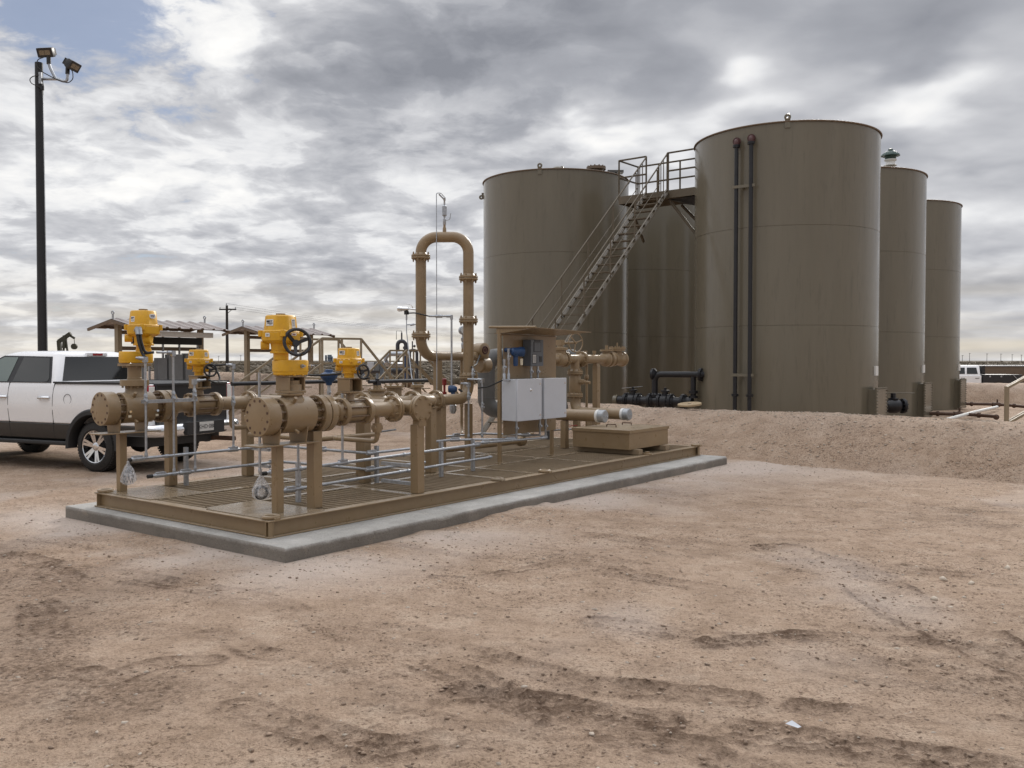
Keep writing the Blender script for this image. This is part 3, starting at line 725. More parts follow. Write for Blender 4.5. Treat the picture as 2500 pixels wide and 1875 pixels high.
LINES_A = [(-.22, .2, .42, .28), (.28, .24, .16, .2), (.08, .24, .12, .2), (.05, -.08, .75, .16), (.1, -.34, .4, .07)]
LINES_B = [(0, .38, .7, .07)] + [(0, .25 - .1 * i, .74, .025) for i in range(6)]

def big_valve(v, u, label, aoff, zk):
    f = thing('actuated_valve', label, 'valve', (u, v, .976), SK, group='motorised valves on the skid')
    z = 1.245; p = (u, v, z); d = (1, 0, 0)
    mb = MB(SK)
    mb.lathe((u + .20, v, z), d, [(.025, .170), (.031, .175), (.395, .175), (.401, .170)], 48)
    mb.lathe((u + .14, v, z), d, [(0, .118), (.09, .118)], 32); mb.lathe((u + .595, v, z), d, [(0, .118), (.105, .118)], 32)
    mb.lathe((u + .415, v, z + .10), (0, 0, 1), [(0, .135), (.06, .12), (.085, .102), (.20, .10)], 32)
    mb.lathe((u + .415, v, z + .29), (0, 0, 1), [(0, .08), (.05, .08)], 20)
    saddle_and_plate(mb, v, u - .06, u + .66)
    mb.cyl((u + .33, v - .15, z - .14), (u + .33, v - .20, z - .16), .016, seg=10); mb.cyl((u + .34, v - .12, z + .13), (u + .33, v - .165, z + .175), .018, seg=12)
    body = mb.build('valve_body', 'tan', f, bevel=.003)
    mb = MB(SK)
    mb.lathe(p, d, [(0, .120), (.0015, .128), (.002, .184), (.008, .187), (.142, .187), (.148, .184)], 56)
    mb.prism(rrect(.05, .06, .01), Matrix.Translation((u + .03, v + .187, z - .02)) @ Matrix.Rotation(R(90), 4, 'X'), -.02, .03)
    mb.build('blind_flange', 'tan', f)
    for i in range(12):
        mb = MB(SK); t = R(30 * i + 15); mb.cyl((u - .001, v + .155 * math.cos(t), z + .155 * math.sin(t)), (u + .0035, v + .155 * math.cos(t), z + .155 * math.sin(t)), .0135, seg=12); mb.build('bolt_hole', 'rust', f)
    mb = MB(SK)
    mb.lathe((u + .695, v, z), d, [(0, .184), (.003, .187), (.075, .187), (.079, .184)], 56); mb.lathe((u + .774, v, z), d, [(0, .150), (.012, .150)], 40)
    mb.lathe((u + .785, v, z), d, [(0, .184), (.003, .187), (.072, .187), (.076, .184), (.078, .135), (.16, .095), (.20, .086)], 56)
    mb.build('pipe_flange', 'tan', f)
    for uu, n0, n1 in ((u + .149, -.001, .075), (u + .694, -.085, .001)):
        for i in range(12):
            t = R(30 * i + 15); q = Vector((uu, v + .152 * math.cos(t), z + .152 * math.sin(t))); mb = MB(SK)
            if n1 > .01: mb.cyl(q + Vector((n0, 0, 0)), q + Vector((.030, 0, 0)), .020, seg=6); mb.cyl(q + Vector((.03, 0, 0)), q + Vector((n1, 0, 0)), .011, seg=8)
            else: mb.cyl(q + Vector((-.03, 0, 0)), q + Vector((n1, 0, 0)), .020, seg=6); mb.cyl(q + Vector((n0, 0, 0)), q + Vector((-.03, 0, 0)), .011, seg=8)
            mb.build('stud_bolt', 'tanbolt', f)
    return f, body

LB, LA = .30, 2.86
UB, UA = .105, -.045
# near run: handwheel actuator with a square bracket
f, body = big_valve(LB, UB, 'nearest big tan flanged valve whose yellow actuator has a black handwheel', -.1, 1)
u, v = UB + .30, LB
mb = MB(SK); mb.lathe((u + .1, v, 1.44), (0, 0, 1), [(0, .13), (.02, .13)], 28); mb.bx(u - .005, u + .205, v - .105, v + .105, 1.462, 1.487)
mb.bx(u + .0, u + .014, v - .1, v + .1, 1.489, 1.615); mb.bx(u + .014, u + .2, v + .086, v + .1, 1.489, 1.615); mb.bx(u + .186, u + .2, v - .1, v + .086, 1.489, 1.615); mb.bx(u - .005, u + .205, v - .105, v + .105, 1.617, 1.632)
mb.cyl((u + .1, v, 1.49), (u + .1, v, 1.61), .035, seg=14)
mb.build('bracket', 'tan', f, bevel=.002)
mb = MB(SK)
pts = [(x, y) for x, y in rrect(.36, .235, .10, 6)]
mb.loft([[(u + .1 + x * s, v + y * s, zz_) for x, y in pts] for s, zz_ in ((.92, 1.636), (.96, 1.645), (.96, 1.668), (1., 1.672), (1., 1.775), (.96, 1.785))])
mb.bolts((u + .1, v, 1.632), (0, 0, 1), .13, 8, .012, 0, .012)
gb = mb.build('gearbox', 'yellow', f, bevel=.004)
for x, y, nn in ((.14, -.118, (0, -1, 0)), (.275, -.075, (.5, -1, 0))):
    mb = MB(SK); n_ = Vector(nn).normalized(); q = Vector((u + x, v + y, 1.725)); mb.cyl(q, q + n_ * .05, .010, seg=10); mb.cyl(q, q + n_ * .022, .02, seg=6); mb.build('stop_bolt', 'galv', gb)
act = actuator(f, u - .015, v, 1.785, .83, 1.33)
wheel(act, (u + .0, v - .225, 1.955), (-.42, -.88, .18), .125, tr=.016, dish=.06)
mb = MB(SK); mb.cyl((u + .02, v - .09, 1.95), (u + .025, v - .165, 1.95), .026, seg=12); mb.build('wheel_shaft', 'yellow', act)
a_ = R(12)
nL = (-math.cos(a_), -math.sin(a_), .06); nF = (math.sin(a_), -math.cos(a_), .06)
cu_ = Vector((u - .015, v, 0))
def on_face(n, off, side, zq): n = Vector((n[0], n[1], 0)).normalized(); s = Vector((0, 0, 1)).cross(n); return cu_ + n * off + s * side + Vector((0, 0, zq))
sticker(act, 'maker_label', on_face(nL, .1365, -.02, 2.142), nL, .085, .062, LINES_A)
sticker(act, 'data_label', on_face(nF, .1365, .02, 2.135), nF, .052, .085, LINES_B, 'ink')
sticker(act, 'small_label', on_face(nL, .158, -.03, 2.025), (nL[0], nL[1], 0), .05, .036, [(0, .1, .6, .12), (0, -.2, .5, .1)])
sticker(act, 'warning_label', on_face(nF, .158, .0, 2.03), (nF[0], nF[1], 0), .07, .022, [(0, 0, .7, .4)], 'red')

# far run: actuator fed by two hoses, plain stem
f2, body2 = big_valve(LA, UA, 'big tan flanged valve before the pickup, its tall yellow actuator fed by two grey hoses', .1, 1)
u, v = UA + .415, LA
mb = MB(SK); mb.lathe((u, v, 1.43), (0, 0, 1), [(0, .10), (.06, .092), (.062, .155), (.13, .155), (.132, .075), (.285, .075)], 36); mb.bolts((u, v, 1.49), (0, 0, 1), .13, 12, .012, -.02, .0); mb.bx(u - .13, u + .13, v - .13, v + .13, 1.716, 1.745)
mb.bolts((u, v, 1.716), (0, 0, 1), .12, 8, .011, -.018, 0)
mb.build('bonnet', 'tan', f2, bevel=.002)
mb = MB(SK)
pts = [(x, y) for x, y in rrect(.36, .25, .10, 6)]
mb.loft([[(u + .02 + x * s, v + y * s, zz_) for x, y in pts] for s, zz_ in ((.92, 1.749), (.99, 1.757), (.99, 1.775), (1., 1.779), (1., 1.87), (.96, 1.882))])
mb.build('gearbox', 'yellow', f2, bevel=.004)
act2 = actuator(f2, u + .115, v, 1.882, .90, 1.18)
mb = MB(SK); mb.lathe((u + .115, v, 1.85), (0, 0, 1), [(0, .085), (.06, .085)], 24); mb.build('adapter', 'yellow', act2)
cu_ = Vector((u + .115, v, 0))
sticker(act2, 'maker_label', on_face(nF, .1325, .01, 2.285), nF, .088, .052, [(0, .06, .66, .24), (0, -.22, .5, .08)], 'navyink', True)
sticker(act2, 'data_label', on_face(nL, .1325, -.02, 2.25), nL, .055, .062, LINES_A[:3] + [(0, -.2, .8, .1)], 'navyink')
for k_, (b_, zc) in enumerate((((-.02, -.16), 1.80), ((.02, -.17), 1.865))):
    mb = MB(SK); s0 = Vector((u - .03 + .035 * k_, v - .09, 2.12))
    end = Vector((UA + .40, LA - .26, 1.81)) if k_ == 0 else Vector((UA + .50, LA - .26, 1.872))
    mb.tube([s0, s0 + Vector((-.03, -.07, .02)), s0 + Vector((-.035, -.10, -.12)), s0 + Vector((.0, -.12, -.26)), (s0 + end) / 2 + Vector((0, -.05, -.13)), end], .0155, 10, bend=.05)
    mb.build('hose', 'plastic', f2)
    mb = MB(SK); mb.cyl(s0 + Vector((.02, .04, .0)), s0 + Vector((-.035, -.08, .02)), .022, seg=10); mb.cyl(s0 + Vector((-.032, -.075, .02)), s0 + Vector((-.036, -.095, -.05)), .021, seg=10)
    mb.build('hose_fitting', 'galv', f2)
for uu in (.25, .58): mb = MB(SK); mb.cyl((UA + uu, LA - .17, 1.20), (UA + uu - .01, LA - .215, 1.21), .014, seg=10); mb.build('grease_fitting', 'chrome', f2)
for uu in (.235, .565): mb = MB(SK); mb.bx(UA + uu, UA + uu + .035, LA - .178, LA - .172, 1.145, 1.17); mb.build('metal_tag', 'tag', f2)

# ------------------------------------------------------------------ small motorised valves between long studs
def small_valve(v, u, label, wn):
    f = thing('stud_valve', label, 'valve', (u, v, 1.10), SK, group='motorised valves on the skid')
    z = 1.245
    mb = MB(SK); mb.lathe((u + .06, v, z), (1, 0, 0), [(0, .10), (.04, .108), (.21, .108), (.25, .10)], 32)
    mb.lathe((u + .155, v, z + .08), (0, 0, 1), [(0, .06), (.05, .045), (.10, .04), (.11, .085), (.125, .085)], 24)
    mb.build('valve_body', 'tan', f)
    mb = MB(SK); mb.bolts((u - .02, v, z), (1, 0, 0), .122, 8, .0095, 0, .42, 10); mb.bolts((u - .005, v, z), (1, 0, 0), .122, 8, .016, -.018, 0, 6); mb.bolts((u + .385, v, z), (1, 0, 0), .122, 8, .016, -.003, .018, 6)
    mb.build('stud_bolt', 'tanbolt', f)
    c = u + .155; zb = z + .197
    mb = MB(SK); mb.bx(c - .095, c + .095, v - .095, v + .095, zb, zb + .015); mb.bx(c - .09, c - .078, v - .09, v + .09, zb + .017, zb + .142); mb.bx(c + .078, c + .09, v - .09, v + .09, zb + .017, zb + .142); mb.bx(c - .078, c + .078, v + .078, v + .09, zb + .017, zb + .142); mb.bx(c - .095, c + .095, v - .095, v + .095, zb + .144, zb + .156); mb.cyl((c, v, zb), (c, v, zb + .14), .03, seg=14)
    mb.build('bracket', 'tan', f, bevel=.002)
    act = actuator(f, c - .01, v, zb + .156, .60, 1.42)
    wheel(act, (c + .045, v - .155, zb + .22), wn, .072, tr=.0115, dish=.035)
    mb = MB(SK); mb.cyl((c + .02, v - .05, zb + .22), (c + .045, v - .13, zb + .22), .018, seg=12); mb.build('wheel_shaft', 'yellow', act)
    global cu_
    cu_ = Vector((c - .01, v, 0)); zz0 = zb + .156
    sticker(act, 'maker_label', on_face(nL, .1055, -.012, zz0 + .262), nL, .068, .045, LINES_A)
    sticker(act, 'data_label', on_face(nF, .1055, .012, zz0 + .255), nF, .046, .05, LINES_B)
    sticker(act, 'small_label', on_face(nL, .1222, -.015, zz0 + .165), (nL[0], nL[1], 0), .036, .024, [(0, 0, .7, .3)], 'greydark')
    sticker(act, 'warning_label', on_face(nF, .1222, .01, zz0 + .165), (nF[0], nF[1], 0), .05, .018, [(0, 0, .75, .45)], 'red')
    return f, act, (c, v, zb)
sB = small_valve(LB, 1.13, 'small yellow actuator with black handwheel on the near pipe, right of the biggest valve', (-.1, -.99, .05))
sA = small_valve(LA, 1.06, 'small yellow actuator with black handwheel on the far pipe, beside the pickup tailgate', (-.35, -.93, .05))

# ------------------------------------------------------------------ pipe runs
PR = .083; Z0 = 1.245
def sflange(mb, u, v, side):
    mb.lathe((u, v, Z0), (side, 0, 0), [(0, .141), (.002, .144), (.05, .144), (.054, .141), (.056, .105), (.10, PR)], 40)
def run(v, ua, um, ue, label):
    f = thing('pipe_run', label, 'pipe', (um, v, Z0), SK, group='tan pipes lying along the skid')
    mb = MB(SK); mb.cyl((ua + .96, v, Z0), (um, v, Z0), PR, seg=32); mb.cyl((um + .36, v, Z0), (ue, v, Z0), PR, seg=32); mb.build('pipe', 'tan', f)
    mb = MB(SK); sflange(mb, um + .055, v, -1); mb.build('stud_flange', 'tan', f)
    mb = MB(SK); sflange(mb, um + .335, v, 1); mb.build('stud_flange', 'tan', f)
    mb = MB(SK); mb.flange((ue - .10, v, Z0), (1, 0, 0), .146, .028, 8, .013, PR); mb.build('bolted_joint', 'tan', f)
    return f
rB = run(LB, UB, 1.13, 2.03, 'near tan pipe run leading from the nearest valve to the cross header')
rA = run(LA, UA, 1.06, 2.03, 'far tan pipe run leading from the valve beside the pickup to the cross header')
mb = MB(SK); mb.tube([(1.66, LA, Z0 - .07), (1.66, LA, .93), (2.6, LA, .93)], .027, 12, bend=.07); mb.lathe((1.66, LA, 1.10), (0, 0, 1), [(0, .034), (.05, .034)], 12); mb.build('drain_pipe', 'tan', rA)
mb = MB(SK); mb.tube([(1.68, LB, Z0 - .07), (1.68, LB, .90), (1.68, 1.0, .90), (2.4, 1.0, .90)], .027, 12, bend=.06); mb.cyl((1.68, LB, 1.0), (1.68, LB, 1.1), .05, seg=14); mb.cyl((1.62, LB, 1.05), (1.74, LB, 1.05), .032, seg=10); mb.build('drain_pipe', 'tan', rB)
mb = MB(SK); mb.tube([(1.74, 2.6, .86), (1.74, 1.35, .86), (2.35, 1.35, .86)], .03, 12, bend=.06); o = mb.build('drain_line', 'tan', None, loc=(SK @ Vector((1.74, 2., .86)))); tag(o, 'thin tan drain pipe crossing low between the two main runs', 'pipe')
# header across the skid
HU = 2.14
hd = thing('cross_header', 'tan cross header pipe with a round bolted blind flange facing the viewer', 'pipe', (HU, 1.4, Z0), SK)
mb = MB(SK); mb.cyl((HU, .10, Z0), (HU, 3.0, Z0), PR + .004, seg=32); mb.lathe((HU, 3.0, Z0), (0, 1, 0), [(0, PR), (.03, .07), (.06, .03)], 28); mb.build('pipe', 'tan', hd)
mb = MB(SK); mb.lathe((HU, .082, Z0), (0, -1, 0), [(0, .145), (.002, .147), (.032, .147), (.035, .144)], 40); mb.lathe((HU, .088, Z0), (0, 1, 0), [(0, .145), (.002, .147), (.03, .147), (.032, .12), (.07, PR + .004)], 40); mb.lathe((HU, .08, Z0), (0, 1, 0), [(0, .115), (.012, .115)], 28); mb.bolts((HU, .085, Z0), (0, 1, 0), .122, 8, .0085, -.062, .06, 8); mb.bolts((HU, .085, Z0), (0, 1, 0), .122, 8, .0145, -.056, -.036, 6); mb.build('blind_flange', 'tan', hd)
mb = MB(SK); mb.prism([(-.06, 0), (.06, 0), (.05, .12), (-.05, .12)], Matrix.Translation((HU, .1, 1.05)) @ Matrix.Rotation(R(90), 4, 'X'), -.05, .05); mb.build('pipe_shoe', 'tan', hd)
# two lever valves on lines leaving the header, and the line that feeds the loop
def lever_valve(v, u, label, lev0, lev1):
    f = thing('lever_valve', label, 'valve', (u, v, Z0), SK, group='black lever valves behind the near run')
    mb = MB(SK); mb.lathe((u - .17, v, Z0), (1, 0, 0), [(0, .09), (.05, .10), (.12, .135), (.22, .135), (.29, .10), (.34, .09)], 32)
    mb.lathe((u, v, Z0 + .10), (0, 0, 1), [(0, .10), (.05, .085), (.06, .115), (.085, .115), (.087, .05), (.13, .045)], 24); mb.bolts((u, v, Z0 + .18), (0, 0, 1), .095, 8, .01, 0, .016)
    mb.build('valve_body', 'tan', f)
    for q in (-.23, .23):
        mb = MB(SK); mb.flange((u + q, v, Z0), (1, 0, 0), .146, .028, 8, .013, PR); mb.build('bolted_joint', 'tan', f)
    mb = MB(SK); mb.bx(u - .035, u + .035, v - .035, v + .035, Z0 + .21, Z0 + .285); mb.cyl((u, v, Z0 + .2), (u, v, Z0 + .31), .028, seg=12); mb.cyl((u + lev0, v, Z0 + .275), (u + lev1, v, Z0 + .275), .024, seg=14)
    mb.build('lever', 'blackpipe', f)
lever_valve(1.75, 2.72, 'lever valve by the cross header, its black bar pointing back behind the yellow actuators', -1.85, .10)
lever_valve(1.25, 2.62, 'lever valve by the cross header, its black bar pointing towards the tall loop', -.14, .90)
cl = thing('feed_pipe', 'tan feed pipe from the lever valves to the foot of the tall pipe loop', 'pipe', (3.4, 1.75, Z0), SK)
LR = Vector((5.02, 1.78, 0)); LL = Vector((4.62, 2.36, 0)); ZF = 1.215
mb = MB(SK); mb.cyl((HU, 1.75, Z0), (2.42, 1.75, Z0), PR, seg=28); mb.cyl((2.95, 1.75, Z0), (4.30, 1.77, ZF), PR, seg=28)
mb.cyl((HU, 1.25, Z0), (2.36, 1.25, Z0), PR, seg=28); mb.tube([(2.86, 1.25, Z0), (3.72, 1.25, Z0), (3.72, 1.75, Z0)], PR, 24, bend=.2); mb.build('pipe', 'tan', cl)
mb = MB(SK); mb.flange((4.28, 1.77, ZF), (1, 0, 0), .146, .028, 8, .013, PR); mb.build('bolted_joint', 'tan', cl)
mb = MB(SK); mb.flange((3.25, 1.25, Z0), (1, 0, 0), .146, .028, 8, .013, PR); mb.build('bolted_joint', 'tan', cl)
mb = MB(SK); mb.lathe((3.9, 1.77, Z0), (0, 0, 1), [(.05, .06), (.16, .055), (.165, .09), (.20, .09)], 20); mb.lathe((3.45, 1.77, Z0), (0, 0, 1), [(.05, .1), (.17, .1), (.175, .14), (.20, .14)], 24); mb.bolts((3.45, 1.77, Z0 + .2), (0, 0, 1), .12, 8, .012, 0, .018); mb.build('branch', 'tan', cl)

# ------------------------------------------------------------------ tall loop
lp = thing('pipe_loop', 'tall tan pipe loop shaped like an upside-down U with bolted joints', 'pipe loop', (LR.x, LR.y, .3), SK)
ZT = 3.60; ZL = 1.845
def at(p, z): return (p.x, p.y, z)
Q = .079
mb = MB(SK); mb.tube([(4.36, 1.775, ZF), (LR.x, LR.y, ZF), at(LR, 1.50)], Q, 32, bend=.22, bseg=10); mb.build('foot_elbow', 'tan', lp)
mb = MB(SK); mb.cyl(at(LR, 1.58), at(LR, 2.35), Q, seg=32); mb.torus(at(LR, 2.28), (0, 0, 1), Q, .002, 32, 6); mb.build('riser', 'tan', lp)
mb = MB(SK); mb.cyl(at(LR, 2.39), at(LR, 2.97), Q, seg=32); mb.torus(at(LR, 2.48), (0, 0, 1), Q, .002, 32, 6); mb.torus(at(LR, 2.90), (0, 0, 1), Q, .002, 32, 6); mb.build('spool', 'tan', lp)
mb = MB(SK); mb.tube([at(LR, 3.02), at(LR, ZT), at(LL, ZT), at(LL, 3.33)], Q, 32, bend=.235, bseg=12); mb.torus(at(LR, ZT - .25), (0, 0, 1), Q, .002, 32, 6); mb.torus(at(LL, ZT - .25), (0, 0, 1), Q, .002, 32, 6); mb.build('return_bend', 'tan', lp)
mb = MB(SK); mb.cyl(at(LL, 2.17), at(LL, 3.29), Q, seg=32); mb.torus(at(LL, 2.72), (0, 0, 1), Q, .002, 32, 6); mb.torus(at(LL, 2.26), (0, 0, 1), Q, .002, 32, 6); mb.build('downcomer', 'tan', lp)
mb = MB(SK); mb.tube([at(LL, 2.13), at(LL, ZL), (5.0, LL.y, ZL)], Q, 32, bend=.25, bseg=12); mb.torus((4.9, LL.y, ZL), (1, 0, 0), Q, .003, 32, 6); mb.torus(at(LL, 2.08), (0, 0, 1), Q, .002, 32, 6); mb.build('bottom_elbow', 'tan', lp)
mb = MB(SK); mb.cyl((4.98, LL.y, ZL), (6.15, LL.y, ZL), .070, seg=32); mb.build('outlet_pipe', 'tan', lp)
for p, z in ((LR, 1.54), (LR, 2.37), (LR, 2.995), (LL, 2.15), (LL, 3.31)):
    mb = MB(SK); mb.flange(at(p, z), (0, 0, 1), .140, .026, 8, .0135, Q); mb.build('bolted_joint', 'tan', lp)
mid = (LR + LL) / 2
mb = MB(SK); mb.lathe(at(mid, ZT + .06), (0, 0, 1), [(0, .03), (.07, .026), (.09, .018), (.12, .018)], 14); mb.build('vent_nozzle', 'tan', lp)
mb = MB(SK); mb.lathe(at(mid, ZT + .17), (0, 0, 1), [(0, .014), (.02, .024), (.09, .024), (.10, .012), (.13, .014), (.15, .035), (.28, .035), (.30, .014), (.36, .012), (.37, .018), (.41, .018)], 16)
mb.tube([at(mid, ZT + .24), Vector(at(mid, ZT + .25)) + Vector((.05, -.06, .01)), Vector(at(mid, ZT + .25)) + Vector((.06, -.07, .1))], .006, 8, bend=.02)
mb.cyl(Vector(at(mid, ZT + .55)), Vector(at(mid, ZT + .60)) + Vector((-.05, .06, .03)), .014, seg=10)
mb.build('air_release_valve', 'galv', lp)
tubeX = Vector((mid.x - .13, mid.y + .10, 0)); tubeX = mid + (LL - LR).normalized() * .145 + Vector((-.05, -.08, 0))
mb = MB(SK); mb.tube([Vector(at(mid, ZT + .59)), Vector(at(mid, ZT + .64)) + (tubeX - mid) * .5, at(tubeX, ZT + .63), at(tubeX, .45)], .0065, 8, bend=.02); mb.build('vent_tube', 'galv', lp)
g = Vector((5.58, LL.y, ZL))
mb = MB(SK); mb.lathe(g + Vector((0, 0, .06)), (0, 0, 1), [(0, .024), (.06, .022)], 14); mb.build('gauge_nozzle', 'tan', lp)
mb = MB(SK); mb.lathe(g + Vector((0, 0, .12)), (0, 0, 1), [(0, .02), (.04, .026), (.08, .026), (.10, .014), (.13, .03), (.17, .03), (.18, .012), (.235, .012)], 14); mb.cyl(g + Vector((0, 0, .17)), g + Vector((.03, -.07, .19)), .008, seg=8); mb.lathe(g + Vector((0, .02, .405)), Vector((-.3, -1, 0)), [(0, .05), (.004, .067), (.045, .067), (.05, .06)], 28); mb.build('pressure_gauge', 'galv', lp)
mb = MB(SK); mb.lathe(g + Vector((-.016, -.0335, .405)), Vector((-.3, -1, 0)), [(0, .054), (.002, .054)], 28); mb.build('gauge_face', 'dial', lp)
# instruments strapped to the downcomer
iv = thing('pressure_switch', 'small silver instrument with ball valve and conduit on the left leg of the loop', 'instrument', at(LL, 2.85), SK)
e = -(LR - LL).normalized(); side = Vector((-e.y, e.x, 0)); side = side if side.dot(Vector((-.6, -.8, 0))) > 0 else -side
b0 = Vector(at(LL, 2.53)); bz = Vector((0, 0, 1))
mb = MB(SK); mb.cyl(b0 + e * .05, b0 + e * .20 + bz * .02, .013, seg=10); mb.cyl(b0 + e * .19 + bz * .01, b0 + e * .30 + bz * .015, .034, seg=16); mb.lathe(b0 + e * .28 + bz * .015, e, [(0, .04), (.05, .042), (.07, .03)], 16); mb.tube([b0 + e * .12 + bz * .02, b0 + e * .14 + bz * .07, b0 + e * .22 + bz * .09], .006, 8); mb.build('body', 'chrome', iv)
mb = MB(SK); mb.bx(*sum(([c - .025, c + .025] for c in (b0 + e * .215 - bz * .045)[:]), [])); mb.build('plug', 'plastic', iv)
mb = MB(SK); mb.tube([b0 + e * .18 - bz * .05 , b0 + e * .08 - bz * .05 + side * .09, b0 - e * .05 - bz * .08 + side * .12, b0 - e * .13 - bz * .10 + side * .10], .010, 10, bend=.04); mb.build('cable', 'plastic', iv)
mb = MB(SK); mb.tube([b0 + e * .215 - bz * .06, b0 + e * .215 - bz * .33, b0 + e * .10 - bz * .95 + side * .3, b0 - bz * 1.25 + side * .6 ], .007, 8); mb.cyl(b0 + e * .215 - bz * .07, b0 + e * .215 - bz * .15, .013, seg=10); mb.cyl(b0 + e * .21 - bz * .22, b0 + e * .06 - bz * .215, .009, seg=8); mb.cyl(b0 + e * .16 - bz * .225, b0 + e * .10 - bz * .215, .016, seg=8); mb.build('tubing', 'galv', iv)
c0 = b0 - e * .13 - bz * .10 + side * .10
mb = MB(SK); mb.cyl(c0, c0 - e * .10, .016, seg=12); mb.cyl(c0 - e * .10, c0 - e * .20, .024, seg=12); mb.tube([c0 - e * .20, c0 - e * .335, c0 - e * .335 - bz * 1.02], .0145, 12, bend=.015); mb.cyl(c0 - e * .26, c0 - e * .345, .021, seg=12); mb.cyl(c0 - e * .335 + bz * .015, c0 - e * .335 - bz * .05, .021, seg=12); mb.build('conduit', 'galv', iv)
tx = c0 - e * .335 - bz * 1.07
tr_ = thing('pressure_transmitter', 'small blue transmitter hanging below the conduit between the loop legs', 'instrument', tx, SK)
mb = MB(SK); mb.lathe(tx - e * -.05 + bz * .0, -e, [(0, .045), (.02, .055), (.09, .055), (.11, .045), (.13, .03)], 20); mb.cyl(tx - e * .02 - bz * .09, tx - e * .02 + bz * .04, .032, seg=16); mb.build('housing', 'blue', tr_)
mb = MB(SK); mb.lathe(tx - e * .02 - bz * .36, bz, [(0, .03), (.04, .05), (.12, .05), (.15, .02), (.18, .022), (.2, .03), (.24, .018), (.28, .018)], 16); mb.build('manifold', 'galv', tr_)
mb = MB(SK); mb.tube([tx - e * .10, tx - e * .17 - bz * .05, tx - e * .24 - bz * .12 + side * .03], .016, 10); mb.build('cable', 'plastic', tr_)
# turbine meter head on the outlet
mt = thing('flow_meter', 'tan round meter head with red-ringed cover on the loop outlet pipe', 'instrument', (6.02, LL.y, ZL), SK)
mc = Vector((6.0, LL.y, ZL)); nrm = Vector((-.15, -1, 0)).normalized()
mb = MB(SK); mb.lathe(mc + Vector((0, .02, .10)), nrm, [(-.10, .10), (-.02, .115), (.14, .115), (.15, .10)], 32); mb.lathe(mc + Vector((-.02, 0, -.14)), (1, 0, 0), [(0, .10), (.03, .125), (.2, .125), (.23, .10)], 28); mb.build('body', 'tan', mt)
mb = MB(SK); mb.torus(mc + Vector((0, .02, .10)) + nrm * .152, nrm, .055, .012, 28, 8); mb.cyl(mc + Vector((0, .02, .10)) + nrm * .148, mc + Vector((0, .02, .10)) + nrm * .156, .03, seg=18); mb.build('cover_ring', 'dullred', mt)
# ------------------------------------------------------------------ pipe supports on the skid
def W2(u, v, z=0.): return SK @ Vector((u, v, z))
G_SUP = 'square tan pipe supports standing on the skid'
def post(u, v, s, z1, label, cap=None):
    f = thing('pipe_support', label, 'support post', (u, v, DK), SK, group=G_SUP)
    mb = MB(SK); mb.bx(u - s / 2, u + s / 2, v - s / 2, v + s / 2, DK + .001, z1); mb.build('post', 'tan', f, bevel=.006)
    if cap == 'cradle':
        mb = MB(SK); mb.bx(u - s * .5, u + s * .5, v - s * .75, v + s * .75, z1 + .0005, z1 + .012); mb.bx(u - .006, u + .006, v - s * .7, v + s * .7, z1 + .012, z1 + .075); mb.build('cradle', 'tan', f)
    return f
post(.355, LB + .02, .085, .961, 'slim tan post under the end plate of the nearest valve')
post(.775, LB - .03, .112, 1.075, 'thick tan post under the joint right of the nearest valve')
post(2.13, .125, .112, 1.068, 'tan post under the blind flange of the cross header', None)
post(.215, LA + .02, .085, .961, 'slim tan post under the end plate of the valve beside the pickup')
post(.83, LA + .02, .108, 1.10, 'tan post beneath the joint just right of the hose-fed valve')
post(1.95, LA + .06, .116, 1.16, 'tan post under the far pipe run where it meets the header, behind the nearest valve', 'cradle')
post(2.385, 1.23, .11, 1.16, 'tan post under the lever valve nearest the cross header', 'cradle')
post(3.60, 1.25, .108, 1.16, 'tan post just right of the header blind flange', 'cradle')
post(4.335, 1.72, .108, 1.13, 'tan post under the joint before the foot of the loop', 'cradle')
post(2.85, 1.78, .10, 1.16, 'tan post in the shade between the two lever valves', 'cradle')
post(LR.x, LR.y, .09, ZF - .07, 'tan post straight below the right leg of the loop')
post(4.99, LL.y, .10, ZL - .065, 'tall tan post below the left leg of the loop')
mb = MB(SK); mb.tube([(5.55, LL.y, ZL - .05), (5.55, LL.y, .75), (5.50, LL.y - .05, .66), (5.42, LL.y - .12, .64)], .022, 12, bend=.05); mb.lathe((5.55, LL.y, 1.05), (0, 0, 1), [(0, .03), (.06, .03)], 10); o = mb.build('drain_pipe', 'tan', lp)

# ------------------------------------------------------------------ conduits
G_CON = 'galvanised conduits on the skid'
def fitting(mb, p, d, L=.16, r=.026):
    """pull fitting: a rounded box with a cover along d"""
    p = Vector(p); d = Vector(d).normalized()
    mb.lathe(p - d * L * .5, d, [(0, r * .7), (.015, r), (L - .015, r), (L, r * .7)], 14)
    mb.beam(p - d * L * .36 + Vector((0, 0, r)), p + d * L * .36 + Vector((0, 0, r)), r * 1.7, r * .8)
    return mb
def couple(mb, p, d, r=.021, L=.045): p = Vector(p); d = Vector(d).normalized(); mb.lathe(p - d * L / 2, d, [(0, r * .9), (.004, r), (L - .004, r), (L, r * .9)], 12); return mb
def conduit(label, pts, r=.0165, fits=(), cps=(), ends=(), bend=.07, name='conduit'):
    f = thing(name, label, 'conduit', pts[0], SK, group=G_CON)
    mb = MB(SK); mb.tube(pts, r, 14, bend=bend); mb.build('tube', 'galv', f)
    for p, d in fits: mb = MB(SK); fitting(mb, p, d); mb.build('pull_fitting', 'galv', f)
    for p, d in cps: mb = MB(SK); couple(mb, p, d, r * 1.35); mb.build('coupling', 'galv', f)
    for p, d in ends: mb = MB(SK); q = Vector(p); d_ = Vector(d).normalized(); mb.cyl(q, q + d_ * .06, r * 1.3, seg=12); mb.build('end_plug', 'plastic', f)
    return f
CV = .60
